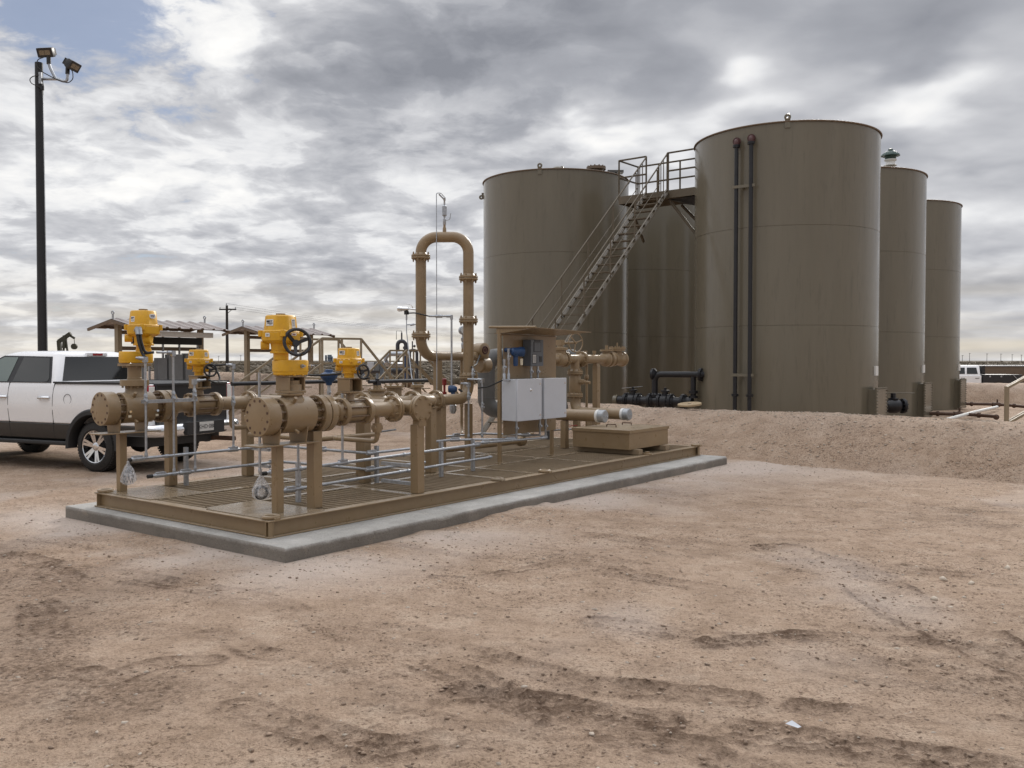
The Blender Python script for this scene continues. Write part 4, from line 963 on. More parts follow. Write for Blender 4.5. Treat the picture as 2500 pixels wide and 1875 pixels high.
conduit('upper long conduit on the near side, a bag tied to its open end', [(.44, CV, .655), (4.0, CV + .22, .66)], .017, [((.55, CV + .006, .655), (1, .06, 0)), ((1.52, CV + .067, .656), (1, .06, 0)), ((4.02, CV + .22, .66), (1, .06, 0))], [((.9, CV + .03, .655), (1, .06, 0)), ((2.55, CV + .13, .658), (1, .06, 0)), ((3.3, CV + .18, .659), (1, .06, 0))], [((.44, CV, .655), (-1, .12, -.02))])
conduit('lower long conduit on the near side, just above the grating', [(.62, CV, .452), (4.35, CV + .22, .47)], .017, [((.74, CV + .006, .452), (1, .06, 0))], [((.9, CV + .02, .453), (1, .06, 0)), ((2.45, CV + .11, .46), (1, .06, 0)), ((2.6, CV + .115, .46), (1, .06, 0)), ((4.30, CV + .215, .47), (1, .06, 0))])
conduit('upper far conduit turning across the skid, a bag tied to its open end', [(.20, 2.60, .685), (2.12, 2.60, .69), (2.22, .98, .685), (2.9, .98, .685)], .017, [((.24, 2.6, .685), (1, 0, 0)), ((1.50, 2.6, .688), (1, 0, 0)), ((2.05, 2.6, .69), (1, 0, 0)), ((2.17, 1.75, .687), (.05, -1, 0)), ((2.26, .98, .685), (1, 0, 0))], [((.6, 2.6, .686), (1, 0, 0)), ((1.9, 2.6, .69), (1, 0, 0))], [((.20, 2.6, .685), (-1, 0, -.1))])
conduit('lower far conduit turning across the skid with a blank open end', [(.42, 2.60, .475), (2.22, 2.62, .475), (2.32, 1.08, .475), (3.3, 1.08, .475)], .017, [((.52, 2.6, .475), (1, 0, 0)), ((.84, 2.6, .475), (1, 0, 0)), ((2.12, 2.62, .475), (1, 0, 0)), ((2.34, 1.08, .475), (1, 0, 0))], [((.7, 2.6, .475), (1, 0, 0)), ((1.9, 2.62, .475), (1, 0, 0))], [((.42, 2.6, .475), (-1, 0, 0))])
def riser(label, u, v, z0, z1, arm=None, seal=True, vv=None):
    pts = [(u, v, z0), (u, v, z1)] + ([arm] if arm else [])
    cps = [((u, v, z0 + .03), (0, 0, 1))] + ([((u, v, z1 - .03), (0, 0, 1))] if arm else [])
    f = conduit(label, pts, .0135, [], cps, bend=.012)
    mb = MB(SK)
    if arm:
        a = Vector((u, v, z1)); d = (Vector(arm) - a).normalized(); mb.box(a + Vector((0, 0, -.01)), (.045, .045, .06)); mb.cyl(a, a + d * .07, .021, seg=12)
    if seal: zs = z0 + (z1 - z0) * .56 if vv is None else vv; mb.lathe((u, v, zs), (0, 0, 1), [(0, .014), (.015, .024), (.06, .026), (.085, .018), (.11, .022), (.13, .014)], 12); mb.cyl((u, v, zs + .045), (u - .01, v - .04, zs + .055), .016, seg=10); mb.cyl((u, v, zs + .09), (u - .01, v - .036, zs + .1), .013, seg=10)
    if arm or seal: mb.build('sealing_fitting', 'galv', f)
    return f
riser('leftmost vertical conduit, in front of the hose-fed valve, reaching the shorter hose', .347, 2.60, .69, 1.80, (.27, 2.66, 1.81), vv=1.28)
riser('vertical conduit right of the hose-fed valve, reaching the longer hose', .694, 2.60, .48, 1.87, (.50, 2.62, 1.872), vv=1.30)
riser('vertical conduit bent over beside the small far actuator', .969, 2.60, .48, 1.54, (1.12, 2.60, 1.55), vv=1.32)
riser('vertical conduit between the far stud valve and the cross header, before the truck tail light', 1.503, 2.60, .69, 1.72, (1.40, 2.60, 1.73), vv=1.22)
riser('vertical conduit behind the end plate of the nearest valve', .363, CV, .66, 1.66, None, False)
riser('vertical conduit behind the thick post of the nearest valve', .86, CV + .02, .45, 1.62, (1.0, CV + .04, 1.63), vv=1.3)
riser('vertical conduit under the small near stud valve', 1.512, CV + .066, .66, 1.50, None, False)
mb = MB(SK); mb.bx(.30, 1.0, 2.585, 2.615, 1.30, 1.338); o = mb.build('strut_brace', 'galv', None, loc=W2(.6, 2.6, 1.3)); tag(o, 'horizontal galvanised channel tying three vertical conduits before the far pipe', 'strut')
# short black flexible leads
def lead(label, pts, r=.012, name='flexible_conduit', mat='plastic'):
    mb = MB(SK); mb.tube(pts, r, 10, bend=.06); o = mb.build(name, mat, None, loc=W2(*pts[0])); tag(o, label, 'cable', 'black flexible leads on the skid'); return o
lead('black lead from the small far actuator to its bent conduit', [(1.30, LA - .05, 1.72), (1.36, LA - .1, 1.70), (1.37, LA - .2, 1.56), (1.28, LA - .26, 1.50), (1.16, 2.60, 1.55)])
lead('black lead from the small far actuator to the vertical conduit on its right', [(1.26, LA - .06, 1.73), (1.34, LA - .2, 1.72), (1.40, 2.60, 1.73)])
lead('black lead joining the vertical conduit to the back of the small near actuator', [(1.0, CV + .04, 1.63), (1.12, CV + .04, 1.62), (1.24, LB + .08, 1.64)])
def strut(label, u, v, z0, z1):
    mb = MB(SK); mb.bx(u - .021, u - .016, v - .021, v + .021, z0, z1); mb.bx(u - .016, u + .021, v + .016, v + .021, z0, z1); mb.bx(u - .016, u + .021, v - .021, v - .016, z0, z1); mb.bx(u + .0175, u + .021, v - .016, v - .008, z0, z1); mb.bx(u + .0175, u + .021, v + .008, v + .016, z0, z1)
    o = mb.build('strut_post', 'galv', None, loc=W2(u, v, z0)); tag(o, label, 'strut', 'slotted channel posts carrying conduit')
strut('galvanised channel post behind the thick post of the nearest valve', .90, CV + .07, .303, .72)
strut('galvanised channel post beside the tan post right of the header blind flange', 3.34, CV + .24, .303, .75)
strut('free-standing galvanised channel post on the grating left of the control panel', 4.05, CV + .30, .303, .73)
strut('galvanised channel post at the foot of the post beside the hose-fed valve', .90, 2.68, .31, .76)
strut('galvanised channel post beside the lever-valve post in mid-skid', 2.46, 1.10, .303, .75)
for u, v, z, lab in ((1.96, 2.66, .655, 'upper short channel arm on the post where the far run meets the header'), (1.96, 2.66, .445, 'lower short channel arm on the post where the far run meets the header'), (2.13, .36, .60, 'upper channel arm on the blind-flange post'), (2.13, .36, .40, 'lower channel arm on the blind-flange post')):
    mb = MB(SK); d = .17 if v > 1 else .2
    mb.bx(u - .02, u + .02, v - d, v + d if v > 1 else v + .32, z - .02, z + .016); o = mb.build('channel_arm', 'galv', None, loc=W2(u, v, z)); tag(o, lab, 'strut', 'channel arms under the conduits')
def bag(label, p, r, coil):
    f = thing('plastic_bag', label, 'plastic bag', p, SK)
    prof = [(0, .012), (.03, .016), (.055, .035), (.11, r * .72), (.17, r), (.215, r * .98), (.25, r * .62), (.262, r * .1)]
    mb = MB(SK); p = Vector(p)
    rings = []
    for t, rr in prof:
        rings.append([(p.x + rr * (1 + .16 * math.sin(7 * a + t * 30) * min(1, t * 9)) * math.cos(a), p.y + rr * (1 + .14 * math.sin(6 * a + 1 + t * 22) * min(1, t * 9)) * math.sin(a), p.z - t * (1 + .03 * math.sin(5 * a))) for a in [2 * math.pi * i / 40 for i in range(40)]])
    mb.loft(rings); mb.build('sack', 'bag', f, ang=60)
    mb = MB(SK); n = Vector((-.5, -.82, .22)).normalized(); c = p - Vector((0, 0, .19)) + Vector((-.5, -.82, 0)) * r * .32
    if coil:
        for i in range(5): mb.torus(c + Vector((random.uniform(-.006, .006), random.uniform(-.006, .006), random.uniform(-.008, .008))), n + Vector((random.uniform(-.12, .12), random.uniform(-.12, .12), random.uniform(-.12, .12))), r * (.70 - .025 * i), .0065, 32, 6)
        for i in range(3): mb.torus(c, n.cross(Vector((random.random(), random.random(), random.random()))) + n * .8, r * .55, .0025, 28, 6)
    else:
        for i in range(9): a = i * .7; mb.tube([p - Vector((0, 0, .05)), c + Vector((math.cos(a) * r * .7, math.sin(a) * r * .7, .03)), c + Vector((math.cos(a + .5) * r * .6, math.sin(a + .5) * r * .6, -.045))], .0035, 6)
    mb.build('wire_coil', 'plastic' if coil else 'greydark', f)
bag('clear bag holding a coil of black wire, tied to a conduit beside the nearest valve', (.375, CV + .0, .665), .088, True)
bag('crumpled grey bag tied to the far conduit end beside the truck wheel', (.13, 2.60, .672), .078, False)
# blue field instrument behind the small near actuator
f = thing('pressure_regulator', 'dark blue disc-shaped regulator on a silver stem, left of the small near actuator', 'instrument', (1.62, 1.0, 1.38), SK)
mb = MB(SK); mb.lathe((1.62, 1.0, 1.50), (0, 0, 1), [(0, .03), (.03, .04), (.05, .065), (.085, .09), (.11, .10), (.125, .10), (.14, .07), (.15, .05), (.175, .045), (.18, .02)], 28); mb.bolts((1.62, 1.0, 1.615), (0, 0, 1), .085, 8, .01, 0, .018); mb.build('body', 'blue', f)
mb = MB(SK); mb.lathe((1.62, 1.0, 1.33), (0, 0, 1), [(0, .02), (.03, .025), (.06, .016), (.09, .026), (.13, .018), (.17, .018)], 14); mb.cyl((1.62, 1.0, 1.40), (1.58, .93, 1.43), .009, seg=8); mb.build('stem', 'galv', f)

# ------------------------------------------------------------------ control panel
pn = thing('control_panel', 'tan panel board on two round posts under a thin sheet roof, carrying grey boxes', 'control panel', (5.7, 1.17, DK), SK)
for u in (5.02, 6.355): mb = MB(SK); mb.cyl((u, 1.20, DK), (u, 1.20, 2.235 if u < 6 else 1.2), .032, seg=18); mb.box((u, 1.20, DK + .004), (.11, .09, .008)); mb.build('post', 'tan', pn)
mb = MB(SK); mb.bx(5.05, 6.395, 1.15, 1.158, .70, 2.148); mb.bx(5.05, 6.395, 1.158, 1.185, .70, .708); mb.build('back_board', 'tan', pn, bevel=.002)
mb = MB(SK)
m_ = Matrix.Translation((0, 0, 0))
a, b, c, d_ = (4.99, 1.27, 2.160), (6.42, 1.27, 2.156), (6.46, .54, 2.208), (5.02, .54, 2.236)
rf = [[Vector(a), Vector(b), Vector(c), Vector(d_)]]
mb.loft([[p for p in rf[0]], [p + Vector((0, 0, .006)) for p in rf[0]]]); mb.cyl((4.985, 1.36, 2.262), (5.01, .55, 2.246), .018, seg=12)
mb.loft([[(5.0, 1.24, 2.172), (5.0, 1.24, 2.258), (5.015, .6, 2.244), (5.015, .6, 2.240)], [(5.006, 1.24, 2.172), (5.006, 1.24, 2.258), (5.021, .6, 2.244), (5.021, .6, 2.240)]]); mb.build('roof', 'tan', pn)
mb = MB(SK); mb.cyl((5.0, 1.17, 2.150), (6.42, 1.17, 2.146), .012, seg=12); mb.build('roof_rail', 'tan', pn)
for u0, u1, lab in ((4.985, 5.592, 'left grey enclosure with a round key lock'), (5.655, 6.25, 'right grey enclosure')):
    mb = MB(SK); mb.bx(u0, u1, .872, 1.135, .915, 1.512); mb.bx(u0, u1, .855, .8705, .912, 1.516)
    e_ = mb.build('enclosure', 'greybox', pn, bevel=.008); tag(e_, lab)
    for z in (.985, 1.44): mb = MB(SK); mb.cyl((u1 - .045, .8555, z), (u1 - .045, .852, z), .016, seg=14); mb.build('latch', 'chrome', e_)
    if u0 < 5.2: mb = MB(SK); mb.lathe((u0 + .33, .8555, 1.355), (0, -1, 0), [(0, .024), (.004, .024), (.012, .014), (.02, .012)], 18); mb.build('key_lock', 'chrome', e_)
mb = MB(SK); mb.bx(5.60, 5.647, 1.0, 1.14, .93, 1.5); mb.build('spacer_strut', 'galv', pn)
fc = MB(SK); fc.bx(5.50, 5.815, 1.0, 1.135, 1.70, 2.085); fc.bx(5.497, 5.818, .985, .999, 1.697, 2.088); fc = fc.build('flow_computer', 'greydark', pn, bevel=.006); tag(fc, 'slate grey computer box with window, keypad and small switch')
mb = MB(SK); mb.bx(5.565, 5.75, .981, .9855, 1.905, 2.05); mb.build('window_frame', 'black', fc)
mb = MB(SK); mb.bx(5.575, 5.735, .978, .983, 1.915, 2.045); mb.build('window', 'greydark', fc)
mb = MB(SK); mb.bx(5.53, 5.635, .981, .9855, 1.735, 1.87); mb.build('keypad_bezel', 'black', fc)
mb = MB(SK); mb.bx(5.537, 5.617, .977, .983, 1.745, 1.862); mb.build('keypad', 'label', fc)
mb = MB(SK)
for i in range(7): mb.bx(5.543, 5.611, .975, .9785, 1.752 + .015 * i, 1.759 + .015 * i)
mb.build('print', 'greydark', fc)
mb = MB(SK); mb.bx(5.715, 5.775, .979, .9855, 1.755, 1.84); mb.build('switch', 'black', fc)
mb = MB(SK); mb.bx(5.585, 5.73, .980, .9855, 2.058, 2.082); mb.build('name_strip', 'black', fc)
tm = MB(SK); tm.lathe((5.03, 1.0, 1.905), (1, -.55, 0), [(0, .035), (.02, .058), (.05, .062), (.12, .062), (.14, .072), (.19, .072), (.20, .062)], 26); tm.lathe((5.10, .97, 1.70), (0, 0, 1), [(0, .028), (.03, .036), (.13, .034), (.15, .05), (.2, .04)], 18); tm.cyl((5.08, 1.0, 1.93), (5.08, 1.14, 1.93), .03, seg=12); tm = tm.build('transmitter', 'blue', pn); tag(tm, 'blue round transmitter with a cream tag')
mb = MB(SK); d0 = Vector((1, -.55, 0)).normalized(); mb.torus(Vector((5.03, 1.0, 1.905)) + d0 * .2, d0, .055, .012, 26, 8); mb.cyl(Vector((5.03, 1.0, 1.905)) + d0 * .196, Vector((5.03, 1.0, 1.905)) + d0 * .201, .045, seg=20); mb.build('dial_ring', 'black', tm)
mb = MB(SK); mb.prism(rrect(.075, .095, .015), Matrix.Translation((5.19, .93, 1.76)) @ Matrix.Rotation(R(8), 4, 'Z') @ Matrix.Rotation(R(90), 4, 'X'), 0, .002); mb.build('paper_tag', 'tag', tm)
for u, z1_ in ((4.895, 1.80), (5.0, 1.95)):
    mb = MB(SK); mb.lathe((u, 1.02, 1.49), (0, 0, 1), [(0, .020), (.10, .020), (.11, .012), (z1_ - 1.72, .012), (z1_ - 1.71, .017), (z1_ - 1.67, .012), (z1_ - 1.64, .02), (z1_ - 1.6, .02), (z1_ - 1.57, .013), (z1_ - 1.55, .019), (z1_ - 1.49, .019)], 12); mb.cyl((u, 1.02, z1_ - .12), (u - .01, .98, z1_ - .11), .014, seg=10); mb.build('conduit_seal', 'galv', pn)
mb = MB(SK); mb.cyl((4.88, 1.02, 1.50), (5.10, .95, 1.50), .016, seg=12); mb.build('conduit', 'galv', pn)
for u, z0, z1_ in ((5.565, 1.517, 1.695), (5.735, 1.517, 1.695), (5.20, .66, .911), (5.79, .66, .911), (5.94, .64, .911)):
    mb = MB(SK); mb.lathe((u, 1.03, z0), (0, 0, 1), [(0, .014), (.02, .018), ((z1_ - z0) * .35, .014), ((z1_ - z0) * .45, .023), ((z1_ - z0) * .62, .025), ((z1_ - z0) * .75, .016), (z1_ - z0, .018)], 12); mb.cyl((u, 1.03, z0 + (z1_ - z0) * .52), (u - .005, .99, z0 + (z1_ - z0) * .56), .015, seg=10); mb.build('conduit_seal', 'galv', pn)
lead('black cable strung from the loop foot to the left end of the control panel', [(4.9, 1.5, 1.38), (4.88, 1.3, 1.40), (4.90, 1.05, 1.50)], .010)
lead('black armoured cable from the meter head down to the conduit by the loop', [(5.86, LL.y - .12, 1.86), (5.6, 2.1, 1.72), (4.95, 1.66, 1.68)], .014)
conduit('conduit from the nearest grey enclosure back towards the loop', [(5.20, 1.03, .66), (5.20, 1.03, .64), (4.4, 1.55, .66), (3.9, 1.6, .66)], .0165, [((5.12, 1.08, .645), (1, -.6, 0)), ((4.42, 1.53, .66), (1, -.6, 0))], bend=.03)
conduit('conduit from under the right enclosure running low behind the panel post', [(5.94, 1.03, .64), (5.94, 1.03, .62), (5.8, .98, .62), (4.3, .98, .655)], .0165, [((5.82, .98, .62), (1, 0, 0)), ((4.42, .98, .655), (1, 0, 0))], bend=.03)
conduit('conduit from the middle of the right enclosure to the far side', [(5.79, 1.03, .66), (5.75, 1.15, .655), (5.5, 1.9, .66), (4.6, 2.0, .66)], .0165, [((5.72, 1.25, .655), (.3, -1, 0)), ((4.95, 1.96, .66), (1, -.1, 0))], bend=.05)
riser('vertical conduit in front of the loop foot, feeding the blue transmitter lead', 4.78, 1.58, .66, 1.44, (4.68, 1.64, 1.45), vv=1.2)
riser('vertical conduit between the loop and the control panel', 4.92, 1.44, .66, 1.50, (4.78, 1.60, 1.51), vv=1.05)
riser('short conduit on the right leg of the loop below the meter cable', 4.93, 1.62, 1.49, 1.68, None, vv=1.53)

# ------------------------------------------------------------------ low box on timber bearers
bxr = thing('equipment_box', 'low tan steel box with two wire handles on its lid at the skid end', 'box', (7.6, .7, .385), SK)
mb = MB(SK); mb.bx(7.03, 8.33, .20, 1.25, .385, .655); mb.build('box_body', 'tan', bxr, bevel=.003)
mb = MB(SK)
mb.loft([[(7.015, .185, .640), (8.345, .185, .640), (8.345, 1.265, .640), (7.015, 1.265, .640)], [(7.015, .185, .690), (8.345, .185, .690), (8.345, 1.265, .690), (7.015, 1.265, .690)], [(7.68, .70, .712), (7.70, .70, .712), (7.70, .75, .712), (7.68, .75, .712)]])
mb.build('lid', 'tan', bxr, bevel=.003)
for u in (7.35, 7.85): mb = MB(SK); mb.tube([(u, .80, .690), (u, .80, .745), (u + .02, .64, .745), (u + .02, .64, .690)], .008, 8, bend=.012); mb.build('handle', 'rust', bxr)
for u, l in ((7.22, 'bearer under the near end of the low tan box'), (8.12, 'bearer under the far end of the low tan box')):
    mb = MB(SK); mb.bx(u - .06, u + .06, .10, 1.32, .303, .384); o = mb.build('bearer', 'tangrate', None, bevel=.004, loc=W2(u, .7, .3)); tag(o, l, 'timber bearer', 'bearers below the low box')

# ------------------------------------------------------------------ capped outlet pipes and outlet header
def capped(label, u, v0, v1, z, r=.098):
    f = thing('capped_pipe', label, 'pipe', (u, v1, z), SK, group='tan pipes closed with silver caps')
    mb = MB(SK); mb.cyl((u, v0, z), (u, v1, z), r, seg=32); mb.build('pipe', 'tan', f)
    mb = MB(SK); mb.lathe((u, v1 - .135, z), (0, 1, 0), [(0, r * .95), (.012, r * 1.08), (.10, r * 1.08), (.11, r * 1.06)], 36); mb.tube([(u - r * .5, v1 - .14, z), (u, v1 - .165, z), (u + r * .6, v1 - .14, z)], .006, 8); mb.build('end_cap', 'silvercap', f)
    mb = MB(SK); mb.lathe((u, v1 - .025, z), (0, 1, 0), [(0, r * 1.09), (.045, r * 1.09)], 36); mb.build('cap_band', 'label', f)
capped('nearer tan pipe stub with a silver cap, beside the low box', 7.45, 2.5, 1.02, .865)
capped('farther tan pipe stub with a silver cap, against the berm', 8.80, 2.2, 1.33, .82)
post(7.44, 1.68, .105, .766, 'tan post under the nearer silver-capped pipe')
post(8.80, 2.0, .105, .72, 'tan post under the farther silver-capped pipe')
oh = thing('outlet_header', 'tan outlet header with tee, wedge valve and check valve behind the control panel', 'pipe', (8.8, 2.43, 1.8), SK)
ZH = 1.805; VH = 2.43
mb = MB(SK); mb.cyl((7.3, VH, ZH), (10.0, VH, ZH), .085, seg=32); mb.cyl((8.92, VH, ZH), (8.92, VH, 1.60), .085, seg=28); mb.build('pipe', 'tan', oh)
for u in (8.55, 9.14): mb = MB(SK); mb.flange((u, VH, ZH), (1, 0, 0), .148, .028, 8, .013, .085); mb.build('bolted_joint', 'tan', oh)
mb = MB(SK); mb.flange((8.92, VH, 1.555), (0, 0, 1), .148, .026, 8, .013, .085); mb.build('bolted_joint', 'tan', oh)
mb = MB(SK); mb.flange((8.92, VH, 1.13), (0, 0, 1), .148, .026, 8, .013, .085); mb.build('bolted_joint', 'tan', oh)
mb = MB(SK); mb.lathe((8.92, VH, 1.16), (0, 0, 1), [(0, .09), (.05, .11), (.30, .11), (.36, .09)], 28); mb.cyl((8.92, VH - .08, 1.38), (8.92, VH - .2, 1.38), .05, seg=16); mb.cyl((8.92, VH - .2, 1.38), (8.92, VH - .33, 1.37), .028, seg=12); mb.build('plug_valve', 'tan', oh)
mb = MB(SK); mb.tube([(8.92, VH, 1.10), (8.92, VH, .82), (8.80, 2.1, .82)], .094, 28, bend=.2); mb.build('down_elbow', 'tan', oh)
mb = MB(SK); mb.lathe((10.0, VH, ZH), (1, 0, 0), [(-.06, .085), (0, .145), (.045, .145), (.05, .10), (.10, .10), (.12, .15), (.2, .15), (.22, .09), (.27, .09), (.29, .14), (.33, .14), (.36, .12), (.62, .125), (.64, .15), (.68, .15)], 36)
mb.lathe((10.47, VH, ZH + .05), (0, 0, 1), [(0, .10), (.11, .10), (.115, .16), (.15, .16), (.152, .17), (.185, .17)], 28); mb.bolts((10.47, VH, ZH + .235), (0, 0, 1), .145, 12, .014, 0, .025); mb.cyl((10.47, VH, ZH + .23), (10.47, VH, ZH + .33), .012, seg=8)
mb.lathe((10.06, VH, ZH + .05), (0, 0, 1), [(0, .08), (.1, .08), (.105, .13), (.14, .13)], 24); mb.cyl((10.06, VH, ZH + .19), (10.06, VH, ZH + .27), .03, seg=10); mb.build('check_valve', 'tan', oh)
for u in (9.28, 9.6): mb = MB(SK); mb.lathe((u, VH, ZH + .07), (0, 0, 1), [(0, .03), (.05, .03), (.052, .036), (.09, .036)], 12); mb.build('thermowell', 'tan', oh)
mb = MB(SK); mb.lathe((8.3, VH, ZH), (1, 0, 0), [(0, .09), (.03, .13), (.20, .13), (.23, .09)], 28); mb.lathe((8.42, VH, ZH + .08), (0, 0, 1), [(0, .11), (.08, .11), (.085, .14), (.13, .14), (.14, .06), (.22, .055)], 24); mb.cyl((8.42, VH, ZH + .29), (8.62, 2.28, 2.105), .022, seg=12); mb.box((8.42, VH, ZH + .30), (.12, .12, .10)); mb.build('wedge_valve', 'tan', oh)
wheel(oh, (8.66, 2.25, 2.105), (-.25, -.97, 0), .172, 'tan', 3, .011, dish=.0, crank=False)
def ground_post(u, v, s, z1, label):
    f = thing('pipe_support', label, 'support post', (u, v, 0), SK, group=G_SUP)
    mb = MB(SK); mb.bx(u - s / 2, u + s / 2, v - s / 2, v + s / 2, -.05, z1); mb.build('post', 'tan', f, bevel=.006)
    mb = MB(SK); mb.loft([[(u - s / 2, v - s / 2, z1), (u + s / 2, v - s / 2, z1), (u + s / 2, v + s / 2, z1), (u - s / 2, v + s / 2, z1)], [(u - s / 2, v - .02, z1 + .10), (u + s / 2, v - .02, z1 + .10), (u + s / 2, v + .02, z1 + .10), (u - s / 2, v + .02, z1 + .10)]]); mb.build('cradle', 'tan', f)
ground_post(9.06, VH + .05, .108, 1.64, 'tan post below the tee of the outlet header')
ground_post(9.68, VH, .112, 1.66, 'tan post standing in the berm under the outlet header')
mb = MB(SK); mb.tube([(9.33, VH, ZH - .08), (9.33, VH, .5)], .024, 12); mb.lathe((9.33, VH, 1.42), (0, 0, 1), [(0, .03), (.02, .042), (.07, .042), (.09, .03)], 12); mb.cyl((9.33, VH, 1.45), (9.26, VH - .05, 1.46), .012, seg=8); mb.build('drain_pipe', 'tan', oh)
mb = MB(SK); mb.tube([(4.6, 2.3, .42), (7.1, 2.25, .42)], .045, 16); mb.lathe((6.9, 2.25, .42), (1, 0, 0), [(0, .05), (.03, .085), (.12, .085), (.15, .05)], 16); mb.cyl((6.98, 2.25, .5), (7.05, 2.05, .55), .03, seg=10); o = mb.build('drain_line', 'tan', None, loc=W2(5, 2.3, .42)); tag(o, 'tan drain pipe lying low along the far side behind the panel', 'pipe')
for u, w_ in ((8.0, 'the berm'), ):
    f = thing('sample_valve', 'small silver sample valve with red lever behind the low box', 'valve', (7.6, 1.75, .3), SK)
    mb = MB(SK); mb.tube([(6.3, 1.95, .62), (7.6, 1.75, .60), (8.5, 1.6, .60)], .014, 10); mb.lathe((7.6, 1.75, .60), (1, -.2, 0), [(-.06, .02), (-.03, .04), (.03, .04), (.06, .02)], 14); mb.cyl((7.6, 1.75, .30), (7.6, 1.75, .6), .012, seg=8); mb.build('body', 'galv', f)
    mb = MB(SK); mb.beam((7.6, 1.75, .655), (7.82, 1.68, .66), .03, .012); mb.build('lever', 'red', f)
f = thing('sample_valve', 'small valve with red handle on the shaded post between header and feed pipe', 'valve', (2.9, 1.70, .9), SK)
mb = MB(SK); mb.cyl((2.55, 1.45, .86), (3.3, 1.6, .87), .012, seg=8); mb.lathe((2.66, 1.47, .78), (0, 0, 1), [(0, .02), (.05, .026), (.1, .02), (.14, .014)], 10); mb.build('body', 'galv', f)
mb = MB(SK); mb.beam((2.60, 1.44, .845), (2.72, 1.46, .85), .035, .02); mb.build('handle', 'red', f)
# small details of the deck
f = thing('relief_valve', 'small red relief valve glimpsed between the two loop legs', 'valve', (5.36, 2.55, DK), SK)
mb = MB(SK); mb.lathe((5.36, 2.55, 1.24), (0, 0, 1), [(0, .036), (.05, .036), (.052, .018), (.15, .018), (.155, .034), (.25, .034), (.26, .02)], 16); mb.build('body', 'red', f)
mb = MB(SK); mb.cyl((5.36, 2.55, DK), (5.36, 2.55, 1.239), .018, seg=10); mb.build('stem', 'tan', f)
# ------------------------------------------------------------------ big grey pipe behind the panel
gpf = thing('grey_pipe', 'fat matt grey pipe bending down and round like a hook behind the loop', 'pipe', (-.44, 16.5, 0))
mb = MB(); mb.tube([(1.2, 17.6, 1.84), (-.47, 16.55, 1.84), (-.47, 16.55, .88), (1.0, 17.0, .88)], .160, 36, bend=.21, bseg=10)
mb.torus((-.47, 16.55, 1.66), (0, 0, 1), .160, .006, 36, 6); mb.torus((-.47, 16.55, 1.10), (0, 0, 1), .160, .006, 36, 6); mb.build('pipe', 'greypipe', gpf)
mb = MB(); mb.bx(.62, .78, 16.95, 17.11, 0, .74); mb.build('pipe_stand', 'greypipe', gpf)
# ------------------------------------------------------------------ storage tanks
TR_, TH = 2.36, 7.55
CLN = Vector((.768, -.634, 0)).normalized()
def tank(c, label, lug=None, side_lug=None, clean=True):
    f = thing('storage_tank', label, 'tank', (c[0], c[1], 0), group='tan storage tanks behind the berm')
    F = Matrix.Translation((c[0], c[1], 0))
    mb = MB(F); z = Vector((0, 0, 1))
    prof = [(-.1, TR_), (.30, TR_)]
    for s in (2.63, 5.05): prof += [(s - .012, TR_), (s - .007, TR_ - .007), (s + .007, TR_ - .007), (s + .012, TR_)]
    prof += [(TH, TR_)]
    mb.lathe((0, 0, 0), z, prof, 128); mb.build('shell', 'tank', f, ang=25)
    mb = MB(F); mb.lathe((0, 0, TH + .002), z, [(0, TR_ - .02), (.02, TR_ - .06), (.13, .3), (.135, .01)], 96); mb.build('roof', 'tank', f)
    mb = MB(F); mb.torus((0, 0, TH - .005), z, TR_ + .018, .020, 128, 8); mb.build('rim', 'brownsteel', f)
    for d, zz_ in ((lug, TH + .06), (side_lug, 7.12)):
        if d is None: continue
        d = Vector((*d, 0)).normalized(); t = Vector((-d.y, d.x, 0)); p = d * (TR_ + .014) + Vector((0, 0, zz_))
        mb = MB(F)
        if zz_ > TH: mb.torus(p + z * .04, d, .052, .03, 20, 8); mb.beam(p - z * .22, p + z * .0, .13, .022, d)
        else: mb.torus(p + d * .06, t, .05, .03, 18, 8); mb.beam(p - z * .06, p + z * .14, .05, .1, d)
        mb.build('lifting_lug', 'tank', f)
    if clean:
        d = CLN; t = Vector((-d.y, d.x, 0))
        mb = MB(F)
        q = d * (TR_ - .06)
        mb.beam(q + d * .09 + z * .02, q + d * .09 + z * 1.06, .66, .24, d); mb.beam(q + d * .225 + z * .01, q + d * .225 + z * 1.11, .80, .02, d); mb.beam(q + d * .25 + z * .01, q + d * .25 + z * 1.11, .80, .02, d)
        for i in range(13):
            for s in (-1, 1): b_ = q + t * s * .37 + z * (.06 + .08 * i); mb.cyl(b_ + d * .20, b_ + d * .29, .017, seg=6)
        for i in range(8): b_ = q + t * (-.32 + .092 * i) + z * 1.08; mb.cyl(b_ + d * .20, b_ + d * .29, .017, seg=6)
        mb.build('cleanout_box', 'tank', f)
        mb = MB(F); b_ = d * (TR_ + .02) + t * .1 + z * 1.52; mb.beam(b_ - z * .12, b_ + z * .12, .2, .05, d); mb.build('name_plate', 'label', f)
    return f
T1 = Vector((7.285, 24.17, 0)); T2 = Vector((10.86, 29.39, 0)); T3 = Vector((14.7, 34.9, 0)); TLc = Vector((1.43, 29.6, 0)); TMc = Vector((5.0, 34.9, 0))
tank(T1, 'biggest nearest tan tank carrying two black standpipes on its face', (-.27, -.963))
t2 = tank(T2, 'second tan tank of the right-hand row with a green-capped vent on its roof')
tank(T3, 'smallest-looking farthest tan tank at the end of the right-hand row')
tl = tank(TLc, 'left tan tank behind the stairway, standing next to the pipe loop', (-.25, -.968), (-1, .02), False)
tank(TMc, 'dark shaded tank seen under the stairway between its lighter neighbours', None, None, False)
z_ = Vector((0, 0, 1))
f = thing('roof_vent', 'white and green roof vent standing on the second tank', 'vent', (12.08, 28.94, TH)); o_ = Vector((12.08, 28.94, TH))
